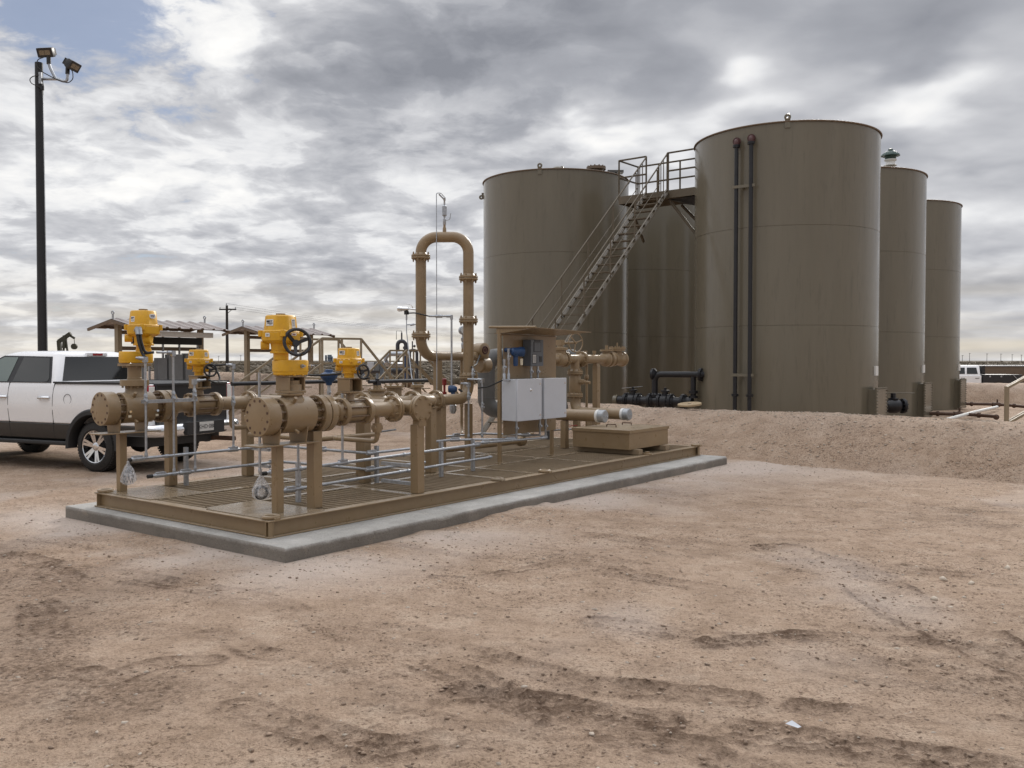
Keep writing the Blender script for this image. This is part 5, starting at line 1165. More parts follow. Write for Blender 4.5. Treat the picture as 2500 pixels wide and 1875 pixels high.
mb = MB(); mb.lathe(o_, z_, [(0, .10), (.25, .10), (.26, .17), (.31, .17), (.32, .17), (.36, .17), (.365, .11), (.42, .11)], 20); mb.build('nozzle', 'tank', f)
mb = MB(); mb.lathe(o_ + z_ * .42, z_, [(0, .15), (.03, .20), (.06, .15), (.15, .13), (.19, .19), (.22, .19), (.225, .12)], 20); mb.build('collar', 'label', f)
mb = MB(); mb.lathe(o_ + z_ * .65, z_, [(0, .16), (.08, .18), (.10, .29), (.15, .27), (.24, .15), (.26, .08), (.32, .07), (.34, .02)], 20); mb.build('cap', 'green', f)
f = thing('roof_pipe', 'tan gooseneck pipe lying on the roof of the left tank', 'pipe', (1.3, 28.6, TH))
mb = MB(); mb.tube([(1.28, 28.3, TH - .1), (1.28, 28.3, TH + .22), (2.6, 29.2, TH + .16)], .10, 18, bend=.2); mb.torus((1.55, 28.48, TH + .21), (1.32, .9, -.06), .10, .03, 20, 8); mb.build('pipe', 'tank', f)
f = thing('roof_hatch', 'dark round bolted hatch on the right edge of the left tank roof', 'hatch', (2.63, 28.0, TH))
mb = MB(); mb.lathe((2.6, 28.0, TH - .05), z_, [(0, .2), (.16, .2), (.165, .3), (.20, .3), (.21, .3), (.25, .3)], 28); mb.bolts((2.6, 28.0, TH + .2), z_, .26, 12, .025, -.1, .03); mb.build('lid', 'brownsteel', f)
f = thing('roof_hatch', 'small grey hatch on the roof of the left tank beside the walkway', 'hatch', (3.2, 28.5, TH))
mb = MB(); mb.cyl((3.1, 28.6, TH - .1), (3.1, 28.6, TH + .12), .22, seg=22); mb.box((3.25, 28.55, TH + .16), (.5, .3, .08)); mb.build('lid', 'greypipe', f)

# standpipes on the nearest tank
rr_ = Vector((.2886, .957, 0)); pp_ = Vector((.957, -.2886, 0))
for off, lab, zt in ((-1.154, 'left black standpipe with a red elbow on the nearest tank', 7.18), (-.798, 'right black standpipe with a red elbow on the nearest tank', 7.20)):
    dep = math.sqrt(TR_ ** 2 - off ** 2); b_ = T1 + pp_ * off - rr_ * (dep + .17)
    f = thing('standpipe', lab, 'pipe', b_, group='black standpipes on the nearest tank')
    mb = MB(); mb.cyl(b_, b_ + z_ * (zt - .1), .050, seg=20)
    mb.build('pipe', 'blackpipe', f)
    for q in (.92, zt - .12): mb = MB(); mb.lathe(b_ + z_ * q, z_, [(-.03, .088), (-.004, .088), (-.003, .07), (.003, .07), (.004, .088), (.03, .088)], 20); mb.build('bolted_joint', 'blackpipe', f)
    mb = MB(); mb.tube([b_ + z_ * (zt - .09), b_ + z_ * (zt + .02), b_ + z_ * (zt + .02) + rr_ * .25], .068, 18, bend=.09); mb.lathe(b_ + z_ * (zt + .02) + rr_ * .10, rr_, [(0, .10), (.03, .10)], 16); mb.build('elbow', 'dullred', f)
for z0, lab in ((6.05, 'upper steel bracket tying the two standpipes to the tank'), (1.42, 'lower steel bracket tying the two standpipes to the tank')):
    a_ = T1 + pp_ * -1.25 - rr_ * (2.0 + .24); b_ = T1 + pp_ * -.70 - rr_ * (2.255 + .17)
    mb = MB(); mb.beam(a_ + z_ * z0, b_ + z_ * z0, .05, .07); c_ = T1 + pp_ * -.98 - rr_ * 2.1; mb.beam((a_ + b_) / 2 + z_ * z0, c_ + z_ * z0, .05, .07)
    o = mb.build('pipe_bracket', 'tank', None, loc=tuple(a_ + z_ * z0)); tag(o, lab, 'bracket', 'standpipe brackets')

# ------------------------------------------------------------------ walkway and stairway
CW = Vector((.785, -.62, 0)); NW = Vector((.62, .785, 0)); A0 = Vector((3.1, 26.3, 0)); ZP = 6.52
M['stairsteel'] = paint('brown_grey_stair_steel', (.118, .094, .063), .5, var=.1, scale=4)
wk = thing('tank_walkway', 'dark steel walkway with punched railings bridging the left and nearest tanks', 'walkway', A0 + z_ * ZP)
def wp(s, n, z): return A0 + CW * s + NW * n + z_ * z
mb = MB(); mb.beam(wp(0, .0, ZP - .10), wp(2.52, .0, ZP - .10), .012, .22); mb.beam(wp(0, 1.1, ZP - .10), wp(2.5, 1.1, ZP - .10), .012, .22); mb.beam(wp(0, 0, ZP - .1), wp(0, 1.1, ZP - .1), .012, .22); mb.build('edge_beam', 'stairsteel', wk)
mb = MB(); mb.beam(wp(.01, .55, ZP - .02), wp(2.48, .55, ZP - .02), 1.08, .03); mb.build('deck', 'stairsteel', wk)
def rail(name, pts, mats='stairsteel', r=(.05, .012)):
    mb = MB()
    for p, q in pts: mb.beam(p, q, r[0], r[1]); mb.beam(p, q, r[1], r[0] * .96)
    return mb.build(name, mats, wk)
def fence_part(s0, s1, n, posts):
    rail('railing', [(wp(s0, n, ZP + h), wp(s1, n, ZP + h)) for h in (1.05, .55)] + [(wp(s, n, ZP - .1), wp(s, n, ZP + 1.05)) for s in posts])
fence_part(.0, .90, .012, (.0, .90)); fence_part(1.57, 2.42, .012, (1.57, 1.60)); fence_part(.0, 2.4, 1.09, (.0, .7, 1.4, 2.1))
rail('railing', [(wp(.0, .0, ZP + h), wp(.0, 1.1, ZP + h)) for h in (1.05, .55)])
rail('railing', [(wp(2.0, 1.1, ZP + 1.03), wp(2.9, 1.9, ZP + .95)), (wp(2.0, 1.1, ZP + .5), wp(2.9, 1.9, ZP + .45)), (wp(2.2, 1.2, ZP + .9), wp(2.5, 1.5, ZP)), (wp(2.0, 1.1, ZP), wp(2.0, 1.1, ZP + 1.03))])
for pq in ((wp(1.6, .1, ZP - .25), wp(2.9, .15, ZP - 1.9)), (wp(1.5, 1.0, ZP - .25), wp(2.7, 1.3, ZP - 1.6)), (wp(.1, .6, ZP - .3), wp(-.2, 1.8, ZP - 1.1))): rail('brace', [pq], 'stairsteel', (.09, .02))
mb = MB()
mb.loft([[wp(1.55, .1, ZP - .22), wp(2.45, .1, ZP - .22), wp(2.45, 1.05, ZP - .22), wp(1.55, 1.05, ZP - .22)], [wp(1.9, .2, ZP - .30), wp(2.42, .2, ZP - .50), wp(2.42, 1.0, ZP - .50), wp(1.9, 1.0, ZP - .30)]]); mb.build('gusset', 'black', wk)
st = thing('stairway', 'steep open-tread steel stairway with thin handrails climbing to the tank walkway', 'stairs', A0 - NW * 7.2)
SLP = .877; RUN = 7.25
def sp(s, r, up=0.): return A0 + CW * s - NW * r + z_ * (ZP - r * SLP + up)
for s, nm in ((.90, 'stringer'), (1.57, 'stringer')):
    mb = MB(); mb.beam(sp(s, 0, -.05), sp(s, RUN, -.05), .014, .13, NW.cross(z_)); mb.beam(sp(s, 0, .05), sp(s, RUN, .05), .05, .010); mb.build(nm, 'stairsteel', st)
for i in range(27):
    r = .14 + i * (RUN - .2) / 27
    mb = MB(); p = sp(.91, r, -.05); q = sp(1.56, r, -.05); mb.beam(p, q, .19, .03); mb.build('tread', 'stairsteel', st)
for s in (.90, 1.57):
    mb = MB(); mb.tube([sp(s, -.02, 1.03), sp(s, .05, 1.02), sp(s, RUN - .2, .95), sp(s, RUN - .1, .5)], .022, 10)
    for r in (.55, 1.75, 2.95, 4.15, 5.35, 6.55): mb.beam(sp(s, r, -.05), sp(s, r, .97), .035, .035)
    for r in (.35, .2): mb.beam(sp(s, r, -.05), sp(s, r, .98), .022, .022)
    for k_ in (.5,): mb.tube([sp(s, .4, k_), sp(s, RUN - .3, k_)], .010, 6)
    mb.build('handrail', 'stile', st) if False else mb.build('handrail', 'stairsteel', st)

# ------------------------------------------------------------------ black pipework at the foot of the tanks
f = thing('tank_outlet_pipe', 'black bolted pipe leaving the nearest tank and bending down to the manifold', 'pipe', (4.4, 24.0, 0))
p0 = Vector((5.06, 23.56, 1.405)); p1 = p0 - CW * 1.50
mb = MB(); mb.tube([p0, p1, p1 - z_ * .70], .085, 22, bend=.2); q = p0 - CW * .35; mb.cyl(q, q - z_ * .62, .07, seg=18)
mb.build('pipe', 'blackpipe', f)
mb = MB(); mb.flange(p0 - CW * .12, CW, .175, .03, 10, .016, .09); mb.build('bolted_joint', 'blackpipe', f)
mb = MB(); mb.lathe(p1 + CW * .05, -CW, [(.0, .085), (.06, .16), (.12, .16)], 20); mb.build('blind_flange', 'blackpipe', f)
mb = MB(); mb.flange(p1 - z_ * .58, z_, .165, .03, 8, .016, .09); mb.build('bolted_joint', 'blackpipe', f)
mb = MB(); mb.lathe(p0 - CW * .35 - z_ * .62, z_, [(0, .12), (.06, .12), (.065, .06), (.12, .06), (.125, .12), (.2, .12)], 18); mb.build('bolted_joint', 'blackpipe', f)
mb = MB(); mb.cyl(p0 - CW * .1, p0 + CW * .25 - NW * .0, .07, seg=20); mb.build('nozzle', 'tank', f)
f = thing('manifold', 'low black manifold of bolted valves lying between the tanks behind the berm', 'manifold', (3.9, 24.4, 0))
m0 = Vector((4.75, 23.72, .68)); m1 = m0 - CW * 2.25
mb = MB(); mb.cyl(m0, m1, .12, seg=24); mb.build('pipe', 'blackpipe', f)
for s in (.25, .62, .95, 1.25, 1.62, 2.0): mb = MB(); mb.flange(m0 - CW * s, CW, .21, .034, 12, .017, .13); mb.build('bolted_joint', 'blackpipe', f)
for s in (.8, 1.8): mb = MB(); mb.lathe(m0 - CW * (s + .14), CW, [(0, .13), (.06, .19), (.22, .19), (.28, .13)], 24); mb.lathe(m0 - CW * s + z_ * .15, z_, [(0, .08), (.1, .08), (.11, .12), (.15, .12), (.16, .04), (.22, .04)], 16); mb.build('valve_body', 'blackpipe', f)
mb = MB(); q = m0 - CW * 1.8 + z_ * .36; mb.beam(q - CW * .35 - z_ * .03, q + CW * .30 + z_ * .03, .04, .012); mb.build('lever', 'galv', f)
mb = MB(); mb.cyl(m1 - CW * .02, m1 - CW * .14, .14, seg=22); mb.build('end_cap', 'tank', f)
f = thing('tank_valve', 'black gate valve with a long pale lever between the first two right-hand tanks', 'valve', (10.5, 24.9, 0))
v0 = Vector((9.55, 24.6, .53)); dv = Vector((1, .12, 0)).normalized()
mb = MB(); mb.cyl(v0, v0 + dv * .62, .12, seg=20); mb.lathe(v0 + dv * .70, dv, [(0, .15), (.12, .20), (.30, .20), (.42, .15)], 24); mb.lathe(v0 + dv * .92 + z_ * .15, z_, [(0, .12), (.06, .14), (.08, .07), (.2, .07)], 16); mb.build('valve_body', 'blackpipe', f)
for s in (.62, 1.20): mb = MB(); mb.flange(v0 + dv * s, dv, .205, .035, 10, .02, .13 if s < 1 else None); mb.build('bolted_joint', 'blackpipe', f)
mb = MB(); q = v0 + dv * .92 + z_ * .36; mb.cyl(q - dv * .65, q + dv * .62 - z_ * .01, .013, seg=8); mb.build('lever', 'tank', f)
for k_, (pts, lab) in enumerate((([(12.95, 27.9, .14), (13.35, 27.6, .14), (14.1, 27.6, .12), (14.5, 26.9, .10), (14.3, 26.6, .10)], 'rusty black pipe on the ground leaving the second right-hand tank'), ([(16.9, 33.6, .16), (17.6, 33.4, .16), (18.3, 33.2, .13), (18.6, 32.6, .1), (23.0, 33.0, .1)], 'rusty black pipe on the ground leaving the farthest tank'))):
    f = thing('ground_pipe', lab, 'pipe', pts[0], group='rusty pipes on the yard floor')
    mb = MB(); mb.tube(pts, .052, 12, bend=.12)
    for p, q in zip(pts, pts[1:]):
        d = (Vector(q) - Vector(p)).normalized(); mb.lathe(Vector(p) + d * .18, d, [(0, .06), (.02, .082), (.08, .082), (.1, .06)], 12)
    mb.build('pipe', 'rust', f)
    mb = MB(); p = (Vector(pts[1]) + Vector(pts[2])) / 2; mb.lathe(p - Vector((.12, 0, 0)), (1, 0, 0), [(0, .06), (.05, .09), (.19, .09), (.24, .06)], 14); mb.cyl(p, p + z_ * .2, .03, seg=8); mb.build('valve', 'rust', f)
mb = MB(); mb.tube([(12.05, 25.0, .13), (14.7, 28.6, .14), (17.3, 32.1, .12)], .05, 14); o = mb.build('white_pipe', 'whitepipe', None, loc=(14.4, 27.4, .13)); tag(o, 'straight white plastic pipe lying on the ground behind the berm', 'pipe')
f = thing('wooden_disc', 'round weathered wooden reel end lying tilted on top of the berm', 'wooden disc', (3.76, 19.1, .82))
F_ = Matrix.Translation((3.76, 19.05, .835)) @ Matrix.Rotation(R(-5), 4, 'Y') @ Matrix.Rotation(R(5), 4, 'X')
mb = MB(F_); mb.lathe((0, 0, 0), (0, 0, 1), [(0, .25), (.035, .25)], 40); mb.build('disc', 'wood', f)
mb = MB(F_); mb.cyl((0, 0, .0345), (0, 0, .0365), .04, seg=18)
for i in range(6): a = i * 1.047; mb.cyl((.12 * math.cos(a), .12 * math.sin(a), .0345), (.12 * math.cos(a), .12 * math.sin(a), .0365), .01, seg=8)
mb.build('bore', 'rust', f)

# ------------------------------------------------------------------ small stiles of square tube
def stile(label, p, d, L, zt, l0, l1, dz0, dz1, wid, zm):
    f = thing('stile', label, 'stile', (p[0], p[1], 0)); p = Vector((p[0], p[1], 0)); d = Vector((d[0], d[1], 0)).normalized(); n = Vector((-d.y, d.x, 0))
    for k in (0, 1):
        b = p + n * wid * k; mb = MB(); w_ = .055
        mb.beam(b + z_ * zt, b + d * L + z_ * zt, w_, w_)
        mb.beam(b + z_ * zt, b - d * l0 + z_ * (zt - dz0), w_, w_); mb.beam(b + d * L + z_ * zt, b + d * (L + l1) + z_ * (zt - dz1), w_, w_)
        mb.beam(b + z_ * zm, b + d * L + z_ * zm, w_ * .8, w_ * .8); mb.beam(b + z_ * zm, b - d * l0 + z_ * (zm - dz0), w_ * .8, w_ * .8); mb.beam(b + d * L + z_ * zm, b + d * (L + l1) + z_ * (zm - dz1), w_ * .8, w_ * .8)
        for s in (0, L * .5, L): mb.beam(b + d * s, b + d * s + z_ * (zt - .0276), w_ * .98, w_ * .98)
        for s, zz_ in ((-l0 * .55, zt - dz0 * .55), (-l0 * .97, zt - dz0 * .97), (L + l1 * .95, zt - dz1 * .95)): mb.beam(b + d * s, b + d * s + z_ * zz_, w_ * .95, w_ * .95)
        mb.build('railing', 'stile', f)
    mb = MB()
    zd = zt - 1.07
    mb.beam(p + n * wid / 2 + z_ * zd, p + n * wid / 2 + d * L + z_ * zd, wid, .05)
    for i in range(1, 5): mb.beam(p - d * l0 * i / 5.5 + z_ * (zd - .22 * i), p - d * l0 * i / 5.5 + n * wid + z_ * (zd - .22 * i), .2, .03); mb.beam(p + d * (L + l1 * i / 5) + z_ * (zd - .22 * i), p + d * (L + l1 * i / 5) + n * wid + z_ * (zd - .22 * i), .2, .03)
    mb.build('steps', 'stile', f)
    return f
stile('larger pale tan crossover stile, its railings just right of the second shelter', (-5.05, 24.), (.75, .66), 1.2, 2.37, 2.3, 1.5, 1.5, 1.6, 1.2, 1.70)
stile('smaller pale tan crossover stile with crossed braces, seen left of the loop foot', (-3.5, 30.), (.75, .66), .55, 2.12, 1.6, 1.6, 1.4, 1.5, 1.0, 1.55)
# handrail of the berm stairs at the right edge
f = thing('berm_handrail', 'pale tan sloping handrails of berm stairs at the right edge', 'handrail', (9.1, 16.5, 0))
for k_, dx in ((0, 0), (1, .55)):
    b = Vector((9.08 + dx * .22, 16.5 + dx * .5, 0)); d = Vector((.93, .1, 0)); mb = MB()
    mb.beam(b + z_ * 1.28, b + d * 1.6 + z_ * 2.05, .042, .042); mb.beam(b + z_ * .62, b + d * 1.6 + z_ * 1.39, .045, .045); mb.beam(b - z_ * .05, b + z_ * 1.30, .042, .042); mb.beam(b + d * 1.3, b + d * 1.3 + z_ * 1.9, .05, .05); mb.build('railing', 'stile', f)
mb = MB()
for i in range(6): b = Vector((9.14 + .24 * i, 16.78, .12 + .2 * i)); mb.box(b, (.24, .6, .03))
mb.build('steps', 'stile', f)
# ------------------------------------------------------------------ pickup beside the skid
def heading(p, ang):
    """frame with x forwards (ang degrees left of +Y), y to the vehicle's left"""
    h = Vector((-math.sin(R(ang)), math.cos(R(ang)), 0)); l = Vector((-h.y, h.x, 0))
    m = Matrix((h, l, (0, 0, 1))).transposed().to_4x4(); m.translation = p; return m
def arch(cx, zc, r, z0, n=14):
    h = z0 - zc; a0 = math.asin(h / r); return [(cx + r * math.cos(a0 + (math.pi - 2 * a0) * i / n), zc + r * math.sin(a0 + (math.pi - 2 * a0) * i / n)) for i in range(n + 1)]
XZ = Matrix(((1, 0, 0, 0), (0, 0, -1, 0), (0, 1, 0, 0), (0, 0, 0, 1)))     # polygon (x, z) extruded along -y
def tumble(mb, zs, fn):
    for z in zs:
        bmesh.ops.bisect_plane(mb.bm, geom=mb.bm.verts[:] + mb.bm.edges[:] + mb.bm.faces[:], plane_co=(0, 0, z), plane_no=(0, 0, 1))
    for v in mb.bm.verts: v.co.y *= fn(v.co.z)
def ysc(z): return float(np.interp(z, [.45, .6, .86, 1.0, 1.2, 1.32, 1.42], [.93, .965, .985, 1.0, .99, .97, .935]))
def pickup(name, label, F, group=None):
    f = thing(name, label, 'pickup truck', (0, 0, 0), F)
    HW = 1.0; RW, FW = .405, .405
    body = [(-1.13, .76)] + [(-1.14, 1.0), (-1.11, 1.42), (2.95, 1.42), (3.1, 1.37), (4.2, 1.30), (4.55, 1.20), (4.66, 1.0), (4.66, .76)] + arch(3.68, .41, .52, .76) + arch(0, .41, .52, .76)
    mb = MB(F); mb.prism(body, XZ, -HW, HW); tumble(mb, (1.0, 1.1, 1.2, 1.32), ysc); bd = mb.build('body', 'white', f, bevel=.018, ang=30)
    # lower trim in three lengths between the wheel arches
    def trim(x0, x1, z0):
        mb = MB(F); mb.prism([(x0, z0), (x1, z0), (x1, .757), (x0, .757)], XZ, -HW - .006, HW + .006); tumble(mb, (.6, .68), ysc); return mb.build('lower_trim', 'trim', f, bevel=.012, ang=30)
    trim(.53, 3.15, .50); trim(-1.08, -.53, .60); trim(4.21, 4.62, .52)
    mb = MB(F); mb.bx(.55, 3.1, -.98, .98, .40, .47); mb.build('running_board', 'plastic', f, bevel=.02)
    mb = MB(F); mb.bx(-1.0, 4.4, -.78, .78, .42, .755); mb.build('chassis', 'plastic', f)
    for cx_, s in ((0, 1), (0, -1), (3.68, 1), (3.68, -1)):
        mb = MB(F); a0, a1 = -5, 185
        ring = []
        for i in range(25):
            t = R(a0 + (a1 - a0) * i / 24); c, s_ = math.cos(t), math.sin(t)
            ring.append([(cx_ + r * c, y * s, .41 + r * s_) for r, y in ((.50, .86), (.50, 1.005), (.515, 1.03), (.575, 1.03), (.605, 1.0), (.60, .9))])
        mb.loft(ring); mb.build('fender_flare', 'plastic', f)
    # cab
    def rr3(x0, x1, hw, rad, z): return [((x0 + x1) / 2 + a, b, z) for a, b in rrect(x1 - x0, 2 * hw, rad, 5)]
    mb = MB(F); mb.loft([rr3(.88, 3.02, .935, .10, 1.405), rr3(.90, 2.98, .925, .12, 1.45), rr3(1.02, 2.42, .755, .14, 1.885), rr3(1.08, 2.30, .715, .16, 1.925), rr3(1.2, 2.2, .62, .2, 1.952), rr3(1.5, 1.95, .35, .15, 1.962)]); cab = mb.build('cab', 'white', f, ang=50)
    def sidey(z): return .925 - (z - 1.45) * (.17 / .435)
    def backx(z): return .90 + (z - 1.45) * (.12 / .435)
    def pane(name, pts, s, mat, off=.004, th=.012):
        mb = MB(F); a = [(x, s * (sidey(z) + off), z) for x, z in pts]; b = [(x, s * (sidey(z) + off - th), z) for x, z in pts]; mb.loft([b, a]); return mb.build(name, mat, f)
    for s in (1, -1):
        pane('window_trim', [(1.0, 1.425), (1.03, 1.52), (1.16, 1.86), (2.34, 1.88), (2.5, 1.82), (2.88, 1.425)], s, 'black', .0035)
        pane('side_window', [(1.09, 1.45), (1.07, 1.50), (1.21, 1.835), (1.84, 1.85), (1.93, 1.44), (1.2, 1.437)], s, 'tint', .009)
        pane('side_window', [(2.06, 1.44), (1.98, 1.85), (2.32, 1.855), (2.46, 1.80), (2.80, 1.44)], s, 'clearwin' if s > 0 else 'tint', .009)
        for x, z0, z1, dx in ((.905, .50, 1.44, .0), (1.95, .50, 1.44, .04), (3.05, .55, 1.38, 0)):
            mb = MB(F); n_ = 8; zs = [z0 + (z1 - z0) * i / n_ for i in range(n_ + 1)]
            mb.loft([[(x + dx * i / n_ - .005, s * (HW * ysc(z) + .002 + (.006 if z < .757 else 0)), z), (x + dx * i / n_ + .005, s * (HW * ysc(z) + .002 + (.006 if z < .757 else 0)), z), (x + dx * i / n_ + .005, s * (HW * ysc(z) - .02), z), (x + dx * i / n_ - .005, s * (HW * ysc(z) - .02), z)] for i, z in enumerate(zs)]); mb.build('door_seam', 'plastic', f)
        for x in (1.10, 2.12):
            mb = MB(F); y = HW * ysc(1.18); mb.tube([(x - .12, s * (y + .01), 1.18), (x - .10, s * (y + .035), 1.18), (x + .10, s * (y + .035), 1.18), (x + .12, s * (y + .01), 1.18)], .023, 10); mb.build('door_handle', 'chrome', f)
        mb = MB(F); mb.beam((.92, s * .938, 1.432), (-1.08, s * .932, 1.432), .05, .03); mb.build('bed_rail', 'plastic', f)
        mb = MB(F); mb.bx(-1.15, -.98, s * .80, s * .955, 1.0, 1.40); tl_ = mb.build('tail_light', 'redlens' , f, bevel=.015)
        mb = MB(F); mb.bx(-1.158, -1.0, s * .815, s * .93, 1.14, 1.385); mb.build('clear_lens', 'label', tl_, bevel=.01)
    mb = MB(F); mb.torus((.56, HW * ysc(1.16) + .0, 1.16), (0, 1, 0), .085, .004, 28, 6); mb.build('fuel_door', 'plastic', f)
    zs = (1.47, 1.85)
    mb = MB(F); a = [(backx(z) - .004, y, z) for y, z in ((-.80, 1.455), (.80, 1.455), (.645, 1.86), (-.645, 1.86))]; mb.loft([a, [(x + .012, y, z) for x, y, z in a]]); rw_ = mb.build('rear_window', 'tint', f)
    mb = MB(F); mb.bx(1.0, 1.06, -.21, .21, 1.875, 1.925); mb.bx(.995, 1.0, -.085, .085, 1.878, 1.921); bl = mb.build('brake_light', 'white', f, bevel=.008)
    mb = MB(F); mb.bx(.990, .999, -.10, .10, 1.880, 1.919); mb.build('red_lens', 'redlens', bl)
    mb = MB(F); mb.bx(-1.09, .86, -.89, .89, 1.4205, 1.436); mb.build('bed_cover', 'plastic', f, bevel=.006)
    mb = MB(F); mb.bx(-1.165, -1.10, -.795, .795, .77, 1.435); mb.box((-1.16, 0, 1.41), (.06, 1.58, .05)); tg = mb.build('tailgate', 'blackpole', f, bevel=.012)
    mb = MB(F); mb.tube([(-1.12, .96, .69), (-1.30, .86, .69), (-1.34, 0, .69), (-1.30, -.86, .69), (-1.12, -.96, .69)], .085, 14, bend=.1); bmesh.ops.scale(mb.bm, vec=(1, 1, 1.25), space=Matrix.Translation((0, 0, -.69)), verts=mb.bm.verts); bp = mb.build('rear_bumper', 'chrome', f)
    mb = MB(F); mb.bx(-1.44, -1.33, -.42, .42, .60, .80); mb.build('bumper_step', 'plastic', bp)
    mb = MB(F); mb.bx(-1.450, -1.443, -.16, .16, .645, .795); pl = mb.build('licence_plate', 'greydark' if False else 'dial', bp)
    mb = MB(F)
    cu = bpy.data.curves.new('t', 'FONT'); cu.body = 'KHD·080'; cu.size = .098; cu.align_x = 'CENTER'; cu.align_y = 'CENTER'; cu.extrude = .001
    t = bpy.data.objects.new('t', cu); me = bpy.data.meshes.new_from_object(t); bpy.data.objects.remove(t); me.materials.clear(); me.materials.append(M['ink'])
    me.transform(Matrix(((0, 0, -1, -1.4515), (-1, 0, 0, 0), (0, 1, 0, .715), (0, 0, 0, 1)))); o = bpy.data.objects.new('lettering', me); COL.objects.link(o); o.parent = bp; WM[o.name] = WM[bp.name]
    mb.bm.free()
    mb = MB(F); mb.tube([(-.3, -.55, .50), (-1.0, -.62, .47), (-1.42, -.70, .46)], .04, 14); mb.build('exhaust', 'rust', f)
    mb = MB(F); mb.cyl((-.02, -.7, .41), (-.02, .7, .41), .06, seg=14); mb.ball((0, 0, .40), .17, 2, (1, 1.2, 1)); mb.build('axle', 'plastic', f)
    for x, s in ((0, 1), (0, -1), (3.68, 1), (3.68, -1)):
        mb = MB(F); y0 = s * .70
        mb.lathe((x, y0, RW), (0, s, 0), [(0, .26), (.01, .34), (.03, .385), (.06, .402), (.22, .402), (.25, .385), (.272, .34), (.28, .285), (.262, .265), (.20, .262)], 56, caps=False)
        for i in range(52):
            for j, yy in enumerate((.045, .10, .155, .215)):
                t = 2 * math.pi * (i + .5 * (j % 2)) / 52; mb.box((x + .404 * math.cos(t), y0 + s * yy, RW + .404 * math.sin(t)), (.016, .045, .030), ry=-t)
        wl = mb.build('wheel', 'rubber', f, ang=30)
        mb = MB(F); mb.lathe((x, y0, RW), (0, s, 0), [(.16, .262), (.255, .268), (.268, .262), (.262, .25), (.18, .235)], 48, caps=False)
        for i in range(6):
            t = 2 * math.pi * i / 6 + .3
            for d_ in (-.13, .13):
                c0, s0 = math.cos(t + d_ * 1.5), math.sin(t + d_ * 1.5); c1, s1 = math.cos(t + d_), math.sin(t + d_)
                mb.beam((x + .05 * c0, y0 + s * .225, RW + .05 * s0), (x + .25 * c1, y0 + s * .25, RW + .25 * s1), .042, .022, (0, 1, 0))
        mb.lathe((x, y0, RW), (0, s, 0), [(.15, .075), (.235, .072), (.25, .05), (.252, .03)], 24); mb.build('rim', 'chrome', wl)
        mb = MB(F); mb.lathe((x, y0, RW), (0, s, 0), [(.10, .25), (.15, .25)], 32); mb.build('brake_disc', 'plastic', wl)
    return f
pickup('pickup_truck', 'white crew-cab pickup with dark lower trim and black tailgate parked behind the skid', heading((-6.33, 15.35, -.015), 66))

# far pickup with a black service body, facing left
F = heading((29.4, 57., -.46), 90)
f = thing('service_truck', 'white crew-cab truck with a black service body beyond the far berm', 'pickup truck', (0, 0, 0), F)
mb = MB(F); mb.prism([(.2, .55), (.2, 1.30), (2.4, 1.30), (2.6, 1.25), (3.7, 1.18), (3.9, .95), (3.9, .55)] + arch(3.0, .42, .5, .55), XZ, -.98, .98); mb.build('body', 'white', f, bevel=.03)
mb = MB(F); mb.loft([[((.22 + x1) / 2 + a, b, z) for a, b in rrect(x1 - .22, 2 * hw, .1, 4)] for x1, hw, z in ((2.45, .95, 1.29), (2.4, .94, 1.35), (1.95, .80, 1.86), (1.85, .74, 1.92))]); mb.build('cab', 'white', f)
for s in (1, -1):
    for pts in ([(.42, 1.40), (.46, 1.80), (1.05, 1.80), (1.10, 1.40)], [(1.22, 1.40), (1.18, 1.80), (1.80, 1.80), (2.1, 1.40)]):
        mb = MB(F); mb.loft([[(x, s * (.945 - (z - 1.35) * .27 - .01), z) for x, z in pts], [(x, s * (.945 - (z - 1.35) * .27 + .006), z) for x, z in pts]]); mb.build('side_window', 'tint', f)
for s in (1, -1):
    for x in (.35, 1.25): mb = MB(F); mb.bx(x, x + .25, s * .975, s * 1.0, 1.12, 1.15); mb.build('door_handle', 'plastic', f)
mb = MB(F); mb.prism([(-2.3, .5), (-2.3, 1.36), (-1.9, 1.36), (-.15, 1.36), (.14, 1.36), (.14, .5)] + arch(-.85, .42, .5, .5), XZ, -1.02, 1.02); mb.bx(-.12, .10, -.8, .8, 1.37, 1.9); sb_ = mb.build('service_body', 'black', f, bevel=.02)
for x, z in ((-.3, 1.25), (-1.0, 1.25), (-.2, .75), (-2.1, .75)): mb = MB(F); mb.bx(x - .05, x + .05, 1.02, 1.035, z - .05, z + .05); mb.build('latch', 'galv', sb_)
mb = MB(F); mb.beam((-1.7, 1.04, 1.36), (-2.05, 1.04, 1.0), .06, .03); mb.build('side_strip', 'galv', sb_)
for x, s in ((3.0, 1), (3.0, -1), (-.85, 1), (-.85, -1)):
    mb = MB(F); mb.lathe((x, s * .7, .42), (0, s, 0), [(0, .3), (.03, .40), (.22, .40), (.26, .33), (.262, .2), (.25, .02)], 28); mb.build('wheel', 'rubber', f)
f = thing('container', 'long low grey-brown container behind the far service truck', 'container', (33, 64, 0))
mb = MB(); mb.bx(30.8, 46, 63, 65.4, -.3, 1.36); mb.build('container_body', 'brownsteel', f); mb = MB(); mb.bx(30.75, 46.05, 62.95, 65.45, 1.361, 1.44); mb.build('top_rail', 'galv', f)

